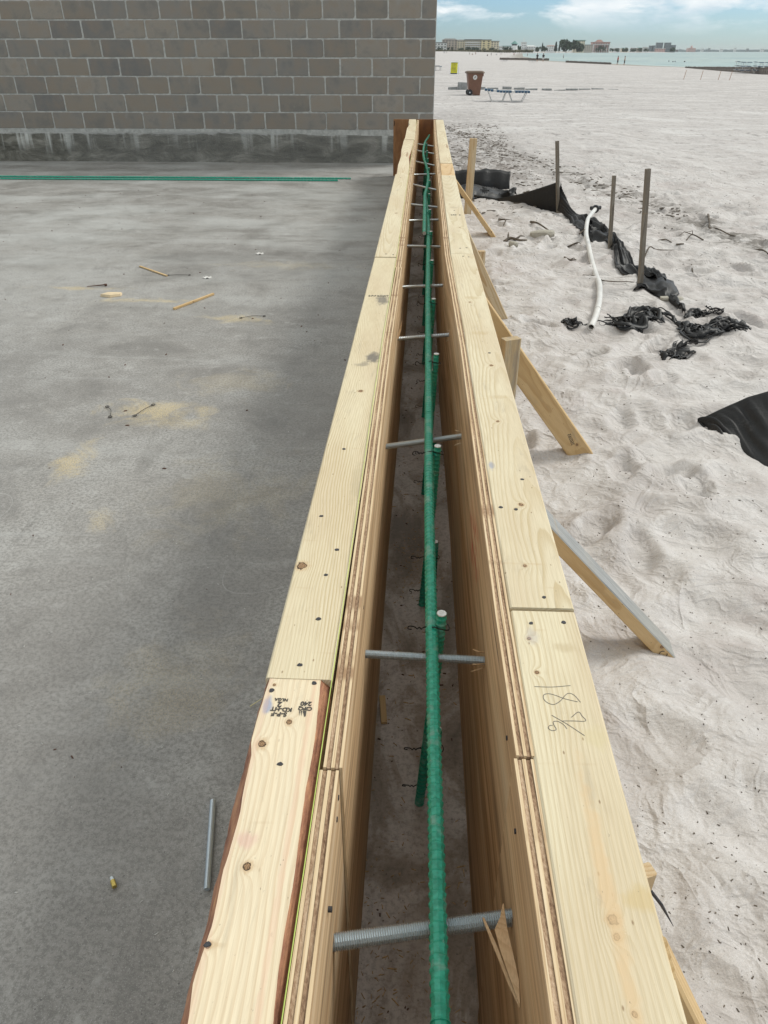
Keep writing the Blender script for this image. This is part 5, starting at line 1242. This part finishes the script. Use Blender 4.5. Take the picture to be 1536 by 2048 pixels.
# half-buried pavers
M_pav = flat('concrete_paver', (.27, .275, .27), .9, 0, .15, 8)
pm = MB(); pm.cbox(-.31, .31, -.2, .2, -.2, .16, .01); pmesh = pm.mesh('concrete_block', M_pav)
pav = [(1.63, 46.6, .14, .8, 1.0), (2.14, 46.4, .36, .85, 1.35)]
_pr = random.Random(5)
for k in range(11): pav.append((3.05 + k * .74 + _pr.uniform(-.07, .07), 46.5 + k * .10 + _pr.uniform(-.15, .15), .12 - k * .010 + _pr.uniform(-.03, .03), _pr.uniform(.75, 1.02), .8))
for k, (x, y, top, sx_, szc) in enumerate(pav):
    o = link('concrete_block', pmesh, None, (x, y, sz(x, y) + top - .16 * szc), rot=(R(random.uniform(-2, 2)), R(random.uniform(-3, 3)), R(random.uniform(-5, 5))), scale=(sx_, 1, szc))
    lab = 'low concrete block left of the grey square block' if k == 0 else 'tall square grey block just left of the brown bin' if k == 1 else '%s half-buried concrete block in the row right of the bin' % ordn[k - 2]
    tag(o, lab, 'concrete block', 'concrete blocks half buried across the beach')

# thin posts with a sagging line
M_or = flat('faded_orange_post', (.42, .26, .18), .8)
posts = [(22.1, 73.6), (23.7, 74.2), (25.4, 74.8), (26.5, 75.2)]
for k, (x, y) in enumerate(posts):
    z = sz(x, y); b = MB(); b.tube([(0, 0, -.1), (.11, 0, .68)], .022, 6)
    tag(b.build('marker_post', M_or, loc=(x, y, z)), '%s slender leaning marker post of four on the beach' % ['first, leftmost', 'second', 'third', 'fourth, rightmost'][k], 'post', 'thin marker posts on the beach')

# groynes of timber piles
M_pile = flat('weathered_pile', (.19, .165, .145), .9, 0, .35, 3)
pilem = MB(); pilem.cbox(-.14, .14, -.12, .12, -1.4, .62, .02); pilemesh = pilem.mesh('pile', M_pile)
def groyne(p, q, n, hgt, label):
    g = tag(empty('timber_groyne', (p[0], p[1], 0)), label, 'groyne', 'timber groynes running into the sea')
    rr_ = random.Random(int(p[1])); sp_ = math.hypot(q[0] - p[0], q[1] - p[1]) / n
    for k in range(n):
        t = k / (n - 1); x, y = lerp(p[0], q[0], t), lerp(p[1], q[1], t); zt = lerp(hgt[0], hgt[1], t) + rr_.uniform(-.04, .04)
        link('pile', pilemesh, g, (x - p[0], y - p[1], zt - .62), rot=(0, 0, math.atan2(q[1] - p[1], q[0] - p[0]) + R(rr_.uniform(-4, 4))), scale=(sp_ / .28 * .96, rr_.uniform(.8, 1.2), 1))
groyne((40.6, 103), (46.0, 153), 110, (-.30, -.98), 'longest groyne of dark timber piles at the right')
groyne((38.0, 232), (43.5, 203), 45, (-.80, -.90), 'middle groyne pointing at two bathers')
groyne((25.5, 290), (43.0, 300), 55, (-.45, -.75), 'farthest groyne behind two dark shirted people')

# people
M_skin = flat('skin', (.36, .21, .14), .6); M_dark = flat('dark_clothing', (.015, .015, .02), .8); M_redc = flat('red_clothing', (.40, .06, .05), .8); M_whitec = flat('white_clothing', (.6, .6, .6), .8); M_hair = flat('dark_hair', (.03, .02, .015), .8); M_bluec = flat('blue_clothing', (.06, .12, .3), .8)
def person_mesh(sit=False, stride=.12):
    if not sit:
        J = dict(pel=(0, 0, .92, .13), bel=(0, 0, 1.08, .12), che=(0, 0, 1.30, .145), nec=(0, 0, 1.47, .055), hea=(0, -.01, 1.60, .095), top=(0, 0, 1.68, .075),
                 lh=(-.09, 0, .86, .085), lk=(-.10, -stride * .6, .48, .055), la=(-.10, stride * .2, .08, .038), lf=(-.10, -.12 + stride * .2, .03, .032),
                 rh=(.09, 0, .86, .085), rk=(.10, stride * .3, .48, .055), ra=(.10, stride, .09, .038), rf=(.10, stride - .12, .04, .032),
                 ls=(-.19, 0, 1.40, .05), le=(-.25, .03, 1.12, .036), lw=(-.24, -.06, .88, .027), lha=(-.24, -.09, .80, .028),
                 rs=(.19, 0, 1.40, .05), re=(.25, .03, 1.12, .036), rw=(.24, -.06, .88, .027), rha=(.24, -.09, .80, .028))
    else:
        J = dict(pel=(0, 0, .16, .14), bel=(0, .05, .32, .12), che=(0, .08, .54, .14), nec=(0, .08, .70, .055), hea=(0, .06, .82, .095), top=(0, .06, .90, .075),
                 lh=(-.09, -.03, .14, .085), lk=(-.12, -.42, .30, .055), la=(-.12, -.72, .06, .038), lf=(-.12, -.80, .10, .032),
                 rh=(.09, -.03, .14, .085), rk=(.12, -.42, .26, .055), ra=(.12, -.74, .06, .038), rf=(.12, -.82, .10, .032),
                 ls=(-.19, .08, .63, .05), le=(-.26, .18, .36, .036), lw=(-.26, .28, .12, .027), lha=(-.26, .30, .04, .028),
                 rs=(.19, .08, .63, .05), re=(.26, .18, .36, .036), rw=(.26, .28, .12, .027), rha=(.26, .30, .04, .028))
    names = list(J); E = [('pel', 'bel'), ('bel', 'che'), ('che', 'nec'), ('nec', 'hea'), ('hea', 'top'), ('pel', 'lh'), ('lh', 'lk'), ('lk', 'la'), ('la', 'lf'), ('pel', 'rh'), ('rh', 'rk'), ('rk', 'ra'), ('ra', 'rf'), ('che', 'ls'), ('ls', 'le'), ('le', 'lw'), ('lw', 'lha'), ('che', 'rs'), ('rs', 're'), ('re', 'rw'), ('rw', 'rha')]
    me = bpy.data.meshes.new('body'); me.from_pydata([J[k][:3] for k in names], [(names.index(a), names.index(c)) for a, c in E], []); me.materials.append(M_skin)
    o = bpy.data.objects.new('tmp', me); col.objects.link(o); sk = o.modifiers.new('skin', 'SKIN')
    for k, nme in enumerate(names): me.skin_vertices[0].data[k].radius = (J[nme][3],) * 2
    me.skin_vertices[0].data[0].use_root = True
    o.modifiers.new('sub', 'SUBSURF').levels = 1
    dg = bpy.context.evaluated_depsgraph_get(); dg.update(); res = bpy.data.meshes.new_from_object(o.evaluated_get(dg)); bpy.data.objects.remove(o)
    res.materials.clear(); res.materials.append(M_skin); res.name = 'body'; return res, J
def clothes(J, parts, mat, grow=.02):
    b = MB()
    for ch in parts: b.tube([J[k][:3] for k in ch], [J[k][3] + grow for k in ch], 9)
    return b.mesh('clothing', mat, True)
stand_b, JS = person_mesh(); sit_b, JT = person_mesh(True)
def person(x, y, rz, label, top=None, bottom=None, sit=False, dz=0, s=1, group='people far along the beach'):
    J = JT if sit else JS; r = tag(empty('person', (x, y, sz(x, y) + dz), (0, 0, R(rz))), label, 'person', group); r.scale = (s,) * 3
    bd = link('body', sit_b if sit else stand_b, r)
    hb = MB(); h = J['top']; hh = J['hea']; hb.tube([(hh[0], hh[1] + .035, hh[2]), (h[0], h[1] + .02, h[2] + .02), (h[0], h[1], h[2] + .06)], [.095, .095, .05], 9); hb.build('hair', M_hair, r, smooth=True)
    if bottom: link('shorts', clothes(J, [('pel', 'lh'), ('lh', 'lk')[:1] + ('lk',), ('pel', 'rh'), ('rh', 'rk')], bottom, .018), r)
    if top: link('shirt', clothes(J, [('pel', 'bel', 'che'), ('che', 'ls', 'le'), ('che', 'rs', 're')], top, .025), r)
    return r
person(30.6, 235, 200, 'left one of two people in black standing before the groyne', M_dark, M_dark, s=1.15)
person(32.5, 237, 160, 'right one of two people in black tops, with pale shorts', M_dark, M_whitec, s=1.15)
person(43.2, 194.4, 95, 'bather standing left at the tip of the middle groyne', M_redc, M_dark)
person(42.9, 186.5, 80, 'dark bather standing right in the shallows beside the groyne tip', None, M_dark)
for i, (x, y, kind, lab, tp) in enumerate(((17.4, 750, 0, 'person in blue farthest left on the distant beach', M_bluec), (19.7, 755, 0, 'person in white beside the leftmost one in blue', M_whitec), (31.5, 600, 0, 'standing person in dark top in the left beach group', M_dark), (34.5, 620, 1, 'seated person in the left beach group', M_redc), (38, 640, 0, 'rightmost standing person of the left beach group', M_redc), (38.4, 526, 1, 'seated person in dark clothes mid beach', M_dark), (40.8, 528, 0, 'person standing beside the seated one mid beach', M_dark), (55, 660, 1, 'seated person in blue before the farthest groyne', M_bluec), (61, 690, 0, 'person walking in white near the waterline', M_whitec), (62, 600, 0, 'person walking in red near the waterline', M_redc), (66.5, 560, 0, 'bather knee deep left in the sea', None), (64, 400, 0, 'bather farther right, waist deep in the sea', None))):
    person(x, y, 40 * i, lab, tp, M_dark, sit=bool(kind), dz=0)
b_ = MB(); b_.tube([(0, 0, -.3), (0, 0, .25), (0, 0, .45)], [.2, .25, .08], 10); bm_ = b_.mesh('float', M_blk)
for k, (x, y) in enumerate(((74.6, 262), (75.8, 264), (77.4, 260), (79.0, 265), (77.0, 275))):
    tag(link('sea_float', bm_, None, (x, y, -1.45), scale=(.7,) * 3), 'small dark float on the open water, %s of the cluster of five' % ['leftmost', 'second from left', 'nearest to shore', 'rightmost', 'farthest out'][k], 'float', 'dark floats on the open water')

# ------------------------------------------------------------------ far coast
M_wb = flat('cream_stucco', (.66, .60, .47), .8, 0, .06, .2); M_wy = flat('yellow_stucco', (.66, .58, .36), .8, 0, .06, .2); M_wg = flat('taupe_stucco', (.50, .44, .385), .8, 0, .06, .2); M_ww = flat('white_stucco', (.70, .71, .70), .8, 0, .05, .2)
M_rf = flat('slate_roof', (.15, .15, .14), .8, 0, .1, .2); M_rr = flat('red_brown_roof', (.30, .16, .13), .8, 0, .1, .2); M_rt = flat('teal_roof', (.13, .27, .25), .7, 0, .1, .2); M_wd = flat('dark_window', (.05, .06, .07), .3, 0, .1, .2); M_tw = flat('grey_tower', (.17, .20, .22), .7, 0, .1, .1); M_pk = flat('pink_stucco', (.55, .36, .33), .8, 0, .1, .1)
def XP(px, D): return .02 * D + (px - 880) * D * .00058 if False else D * math.tan(math.atan((px - 768) / 1735) - R(2.64)) 
def building(px0, px1, D, z0, z1, wall, roof, label, floors=4, cols=6, balcony=False, roofh=1.2, gable=False, depth=18, over=.8, name='apartment_building', winrows=True):
    x0, x1 = XP(px0, D), XP(px1, D); W = x1 - x0; g = tag(empty(name, (x0, D, z0)), label, 'building')
    b = MB(); b.box(0, W, 0, depth, -3, z1 - z0); b.build('wall', wall, g)
    H = z1 - z0; b = MB()
    if gable:
        b.add([(-over, -over, H), (W + over, -over, H), (W + over, depth + over, H), (-over, depth + over, H), (W * .18, depth * .45, H + roofh), (W * .82, depth * .45, H + roofh)], [(0, 1, 5, 4), (1, 2, 5), (2, 3, 4, 5), (3, 0, 4), (0, 3, 2, 1)])
    else: b.box(-over, W + over, -over, depth + over, H + .02, H + roofh)
    b.build('roof', roof, g)
    fh = H / floors; cw = W / cols
    wm = MB(); wm.box(-cw * .20, cw * .20, -.06, .25, -fh * .24, fh * .22); wmesh = wm.mesh('window', M_wd)
    for r in range(floors):
        for c in range(cols): link('window', wmesh, g, (cw * (c + .5), -.02, fh * (r + .55)))
        if balcony:
            b = MB(); b.box(.4, W - .4, -1.6, -.08, fh * r - .12, fh * r + .12); b.box(.4, W - .4, -1.6, -1.5, fh * r + .12, fh * r + 1.15); b.build('balcony', M_ww if wall is not M_wy else wall, g)
    return g
D1 = 1500
building(868, 893, D1, 1.5, 13.5, M_ww, M_rf, 'low white block by the wall corner, leftmost on the far shore', 3, 4, True)
building(884, 914, D1 + 12, 1.5, 18.2, M_wg, M_rf, 'taupe apartment block with dark roof, left of the balconied block', 5, 5, roofh=2.2, gable=True)
building(914, 929, D1 + 6, 1.5, 17.0, M_wb, M_rf, 'narrow cream block between the taupe and the balconied one', 5, 3, roofh=1.8, gable=True)
building(929, 962, D1, 1.5, 17.2, M_wb, M_rf, 'long cream apartment block with white balconies', 5, 9, True, roofh=1.8)
building(962, 981, D1 - 5, 1.5, 17.4, M_wy, M_rf, 'tall pale yellow end block of the balconied building', 5, 2, roofh=1.2)
building(981, 997, D1, 1.5, 15.6, M_wb, M_rf, 'cream block with a dark balcony column, right of the yellow one', 5, 3, roofh=1.0)
building(998, 1004, D1, 1.5, 8.5, M_ww, M_ww, 'tiny white house right of the cream blocks', 2, 2, roofh=.6)
building(1004, 1022, 1700, 1.5, 9.5, M_ww, M_rt, 'low white row house with teal roof', 2, 5, roofh=1.2)
# round tower with teal roof
g = tag(empty('round_pavilion', (XP(1028, 1700), 1700, 1.5)), 'round white tower with a teal conical roof', 'building')
b = MB(); b.tube([(0, 0, -3), (0, 0, 9.5)], 6.2, 16); b.build('wall', M_ww, g); b = MB(); b.tube([(0, 0, 9.5), (0, 0, 12)], 5.2, 16); b.build('lantern', M_wd, g); b = MB(); b.tube([(0, 0, 12), (0, 0, 12.6), (0, 0, 17.5)], [7.5, 7.2, .3], 16); b.build('roof', M_rt, g)
g = building(1043, 1052, 1850, 1.5, 17.5, M_ww, M_ww, 'white tower block topped by a thin mast', 4, 3, roofh=.8); b = MB(); b.tube([(4, 6, 16), (4, 6, 25)], .35, 6); b.tube([(2, 6, 20), (6, 6, 21)], .3, 6); b.build('mast', M_ww, g)
building(1053, 1070, 1850, 1.5, 10.5, M_ww, M_ww, 'low white house right of the white tower', 2, 5, roofh=1.5, gable=True)
building(1035, 1066, 1780, .8, 5.4, M_ww, M_rf, 'long low white beach house with a dark opening', 1, 7, roofh=.6)
building(1093, 1110, 2050, 1.0, 12, M_ww, M_rr, 'white house between the two groups of pines', 3, 4, roofh=1.5, gable=True)
building(1146, 1168, 2250, 1.0, 24.5, M_wb, M_rt, 'cream hotel block half hidden behind the big trees', 6, 6, roofh=1.6)
building(1168, 1184, 2250, 1.0, 15, M_wg, M_rf, 'low taupe block left of the arched hotel', 4, 4, roofh=1.2)
# hotel with arcade and hipped roof
D2 = 2400; g = building(1184, 1218, D2, .5, 21.5, M_pk, M_rr, 'pink hotel with red-brown roof line and white arcade', 4, 7, roofh=1.6, depth=30)
W = XP(1218, D2) - XP(1184, D2)
b = MB(); b.add([(W * .18, 4, 23), (W * .62, 4, 23), (W * .62, 20, 23), (W * .18, 20, 23), (W * .30, 12, 28), (W * .50, 12, 28)], [(0, 1, 5, 4), (1, 2, 5), (2, 3, 4, 5), (3, 0, 4)]); b.build('dome_roof', M_rr, g)
for k in range(8):
    b = MB(); x = W * (k + .3) / 7.7; b.box(x - 1.0, x + 1.0, -6, -3.5, -2, 16 if k in (0, 5, 7) else 9); b.build('column', M_ww, g)
b = MB(); b.box(-1, W + 1, -6.5, -1, 16.0, 17.4); b.build('arcade_beam', M_ww, g)
for k, (a, c, D, z1, wm, lab) in enumerate(((1228, 1240, 2500, 8, M_ww, 'small white villa just right of the pink hotel'), (1243, 1256, 2550, 9, M_wb, 'small cream villa second from the pink hotel'), (1262, 1270, 2600, 9, M_ww, 'white villa third from the pink hotel'), (1275, 1284, 2600, 10, M_wg, 'taupe villa left of the small towers'), (1286, 1296, 2650, 11, M_ww, 'white villa touching the small towers'))):
    building(a, c, D, .5, z1, wm, M_rt if k % 2 else M_rf, lab, 2, 4, roofh=1.5, gable=True, name='villa')
building(1299, 1303, 2900, .5, 17, M_tw, M_tw, 'thin grey tower, leftmost of the distant high rises', 5, 2, roofh=.6, name='tower_block')
building(1305, 1309, 2900, .5, 17.5, M_tw, M_tw, 'thin grey tower, second of the distant high rises', 5, 2, roofh=.6, name='tower_block')
building(1312, 1324, 3000, .5, 26, M_tw, M_tw, 'left broad dark grey tower of the distant high rises', 6, 4, roofh=.8, name='tower_block')
building(1329, 1340, 3000, .5, 26, M_tw, M_tw, 'right broad dark grey tower of the distant high rises', 6, 4, roofh=.8, name='tower_block')
building(1341, 1350, 3000, .5, 19, M_tw, M_tw, 'lower grey tower at the right end of the high rises', 4, 3, roofh=.8, name='tower_block')
building(1306, 1330, 2950, .3, 9, M_pk, M_ww, 'low pink block at the foot of the grey towers', 2, 7, roofh=.8)
# castle-like pink hotel beyond the point
D3 = 5200; g = building(1376, 1391, D3, -1.4, 16, M_pk, M_rr, 'distant pink hotel with a pointed centre beyond the point', 3, 8, roofh=3, gable=True, depth=40)
b = MB(); W = XP(1391, D3) - XP(1376, D3); b.tube([(W * .45, 10, 14), (W * .45, 10, 26), (W * .45, 10, 34)], [7, 6, .5], 10); b.build('turret', M_pk, g)
# low hazy shoreline at the horizon
M_far = flat('distant_shore', (.11, .16, .17), .9, 0, .15, .002)
b = MB(); D = 7200; n = 120; rr_ = random.Random(2)
for i in range(n + 1):
    x = XP(1356, D) + (XP(2100, D) - XP(1356, D)) * i / n; h = 12 + 9 * abs(fnoise(i * .35, 1)) + (6 if rr_.random() < .15 else 0) + 3 * rr_.random()
    b.v += [(x, D, -3), (x, D + 5, h * .7), (x, D + 40, h), (x, D + 400, -3)]
for i in range(n):
    for k in range(3): b.f.append((i * 4 + k, i * 4 + 4 + k, i * 4 + 5 + k, i * 4 + k + 1)); b.m.append(0)
tag(b.build('far_hills', M_far), 'low dark wooded shoreline on the horizon', kind='structure')
for k, px in enumerate((1402, 1417, 1440, 1468, 1493, 1521)):
    building(px, px + (5, 3, 6, 4, 4, 7)[k], 7100, -1.4, (20, 24, 18, 26, 21, 19)[k], (M_ww, M_tw, M_ww, M_ww, M_tw, M_ww)[k], M_ww, '%s far building on the horizon shore right of the pointed hotel' % ordn[k], 2, 2, roofh=1, name='distant_building')

# far trees
M_leaf = flat('dark_foliage', (.045, .075, .045), .8, 0, .35, .15); M_leaf2 = flat('pine_foliage', (.03, .055, .038), .8, 0, .3, .15); M_trunk = flat('tree_trunk', (.12, .09, .07), .9)
def tree(x, y, z, w, h, label, cat='tree', column=False, seed=0, n=420, name='broadleaf_tree', group=None, pine=False):
    g = tag(empty(name, (x, y, z)), label, cat, group); rr_ = random.Random(seed); b = MB()
    b.tube([(0, 0, -2), (w * .02, 0, h * .3), (0, 0, h * .85)], [h * .03, h * .02, h * .006], 7)
    for k in range(4): a = k * 1.6; b.tube([(0, 0, h * .3), (w * .3 * math.cos(a), w * .2 * math.sin(a), h * .6)], [h * .014, h * .005], 5)
    b.build('trunk', M_trunk, g)
    b = MB(); lobes = [(rr_.uniform(-.36, .36) * w, rr_.uniform(-.2, .2) * w, h * rr_.uniform(.35, .85), rr_.uniform(.14, .26) * w) for _ in range(9)]
    for i in range(n):
        if column: t = rr_.random(); rad = w * .5 * (1 - t) ** .7 * (.55 + .5 * rr_.random()); a = rr_.uniform(0, 6.28); p = Vector((rad * math.cos(a), rad * math.sin(a), h * (.08 + .92 * t)))
        else:
            L = rr_.choice(lobes); d = Vector((rr_.gauss(0, 1), rr_.gauss(0, 1), rr_.gauss(0, 1))).normalized() * L[3] * rr_.uniform(.6, 1.1); p = Vector(L[:3]) + d * 1.0
            p.z = max(h * .05, min(h, p.z + (rr_.random() < .25) * -h * .2))
        s = (w if column else w * .45) * rr_.uniform(.10, .20); q = Vector((rr_.gauss(0, 1), rr_.gauss(0, 1), rr_.gauss(0, 1))).normalized(); u = q.orthogonal().normalized() * s; v_ = q.cross(u).normalized() * s * .7
        b.add([p - u - v_, p + u - v_ * .6, p + u * .7 + v_, p - u * .8 + v_], [(0, 1, 2, 3)])
    b.build('crown', M_leaf2 if pine else M_leaf, g); return g
def T(px, D, wpx, hpx, label, **k): w = wpx * D * .000577; return tree(XP(px, D), D, 1.0, w, hpx * D / 2047, label, **k)
T(1132, 1960, 26, 23, 'large dark tree, left half of the big clump by the water', seed=1, n=900)
T(1148, 1970, 24, 22, 'large dark tree in the middle of the big clump', seed=2, n=900)
T(1159, 1950, 20, 14, 'lower dark tree at the right of the big clump', seed=3, n=600)
T(1111, 1930, 6.5, 19, 'tallest columnar pine left of the big clump', column=True, seed=4, name='columnar_pine', group='columnar pines on the far shore', pine=True)
T(1118, 1935, 4.5, 17, 'slimmer columnar pine touching the big clump', column=True, seed=5, name='columnar_pine', group='columnar pines on the far shore', pine=True)
T(1084, 1900, 4.5, 17, 'lone columnar pine left of the white house', column=True, seed=6, name='columnar_pine', group='columnar pines on the far shore', pine=True)
T(1075, 1900, 12, 10, 'bushy tree at the foot of the lone pine, left side', seed=7)
T(1090, 1900, 11, 11, 'bushy tree at the foot of the lone pine, right side', seed=8)
T(1039, 1650, 9, 13, 'round dark tree right of the teal tower', seed=9)
T(1010, 1560, 12, 9, 'low bush-like tree left of the teal tower', seed=10)
T(1021, 1560, 8, 9, 'low tree against the teal tower', seed=11)
for k, (px, w, h) in enumerate(((880, 12, 7), (897, 7, 8), (904, 6, 10), (921, 12, 7), (937, 14, 9), (950, 16, 8), (968, 8, 6), (983, 10, 8), (993, 7, 6))):
    T(px, 1470, w, h, '%s dark tree from the left before the cream apartment blocks' % ordn[k], seed=20 + k, n=260, group='trees before the cream apartment blocks')
for k, (px, w, h) in enumerate(((1175, 12, 9), (1196, 12, 12), (1206, 10, 11), (1224, 10, 7), (1236, 12, 6), (1250, 14, 7), (1266, 12, 6), (1280, 12, 7), (1292, 10, 6), (1345, 12, 8))):
    T(px, 2380, w, h, '%s low tree along the far point, counted from the arched hotel side' % ordn[k], seed=40 + k, n=200, group='low trees along the far point')
# sea haze: one even box of air round the whole scene
hz = bpy.data.materials.new('haze'); hz.use_nodes = True; ht = hz.node_tree
for n_ in list(ht.nodes): ht.nodes.remove(n_)
pv = ht.nodes.new('ShaderNodeVolumePrincipled'); pv.inputs['Color'].default_value = (.96, .98, 1, 1); pv.inputs['Density'].default_value = 5e-5
ho = ht.nodes.new('ShaderNodeOutputMaterial'); ht.links.new(pv.outputs[0], ho.inputs['Volume'])
b = MB(); b.box(-9100, 13100, -700, 14100, -6, 42); tag(b.build('haze', hz), 'thin pale sea haze', kind='stuff')
# dune scrub strip in front of the far buildings
b = MB(); rr_ = random.Random(8)
for i in range(2600):
    px = rr_.uniform(868, 1066); D = rr_.uniform(1440, 1462); x = XP(px, D); s = rr_.uniform(.5, 1.3); z = 1.0 + rr_.uniform(0, 2.4) * rr_.random()
    q = Vector((rr_.gauss(0, 1), rr_.gauss(0, 1), rr_.gauss(0, 1))).normalized(); u = q.orthogonal().normalized() * s * 1.4; v_ = q.cross(u).normalized() * s * .7; p = Vector((x, D, z))
    b.add([p - u - v_, p + u - v_, p + u + v_, p - u + v_], [(0, 1, 2, 3)])
tag(b.build('dune_scrub', flat('scrub', (.13, .12, .07), .9, 0, .4, .1)), 'brown-green dune scrub below the far buildings', kind='stuff')
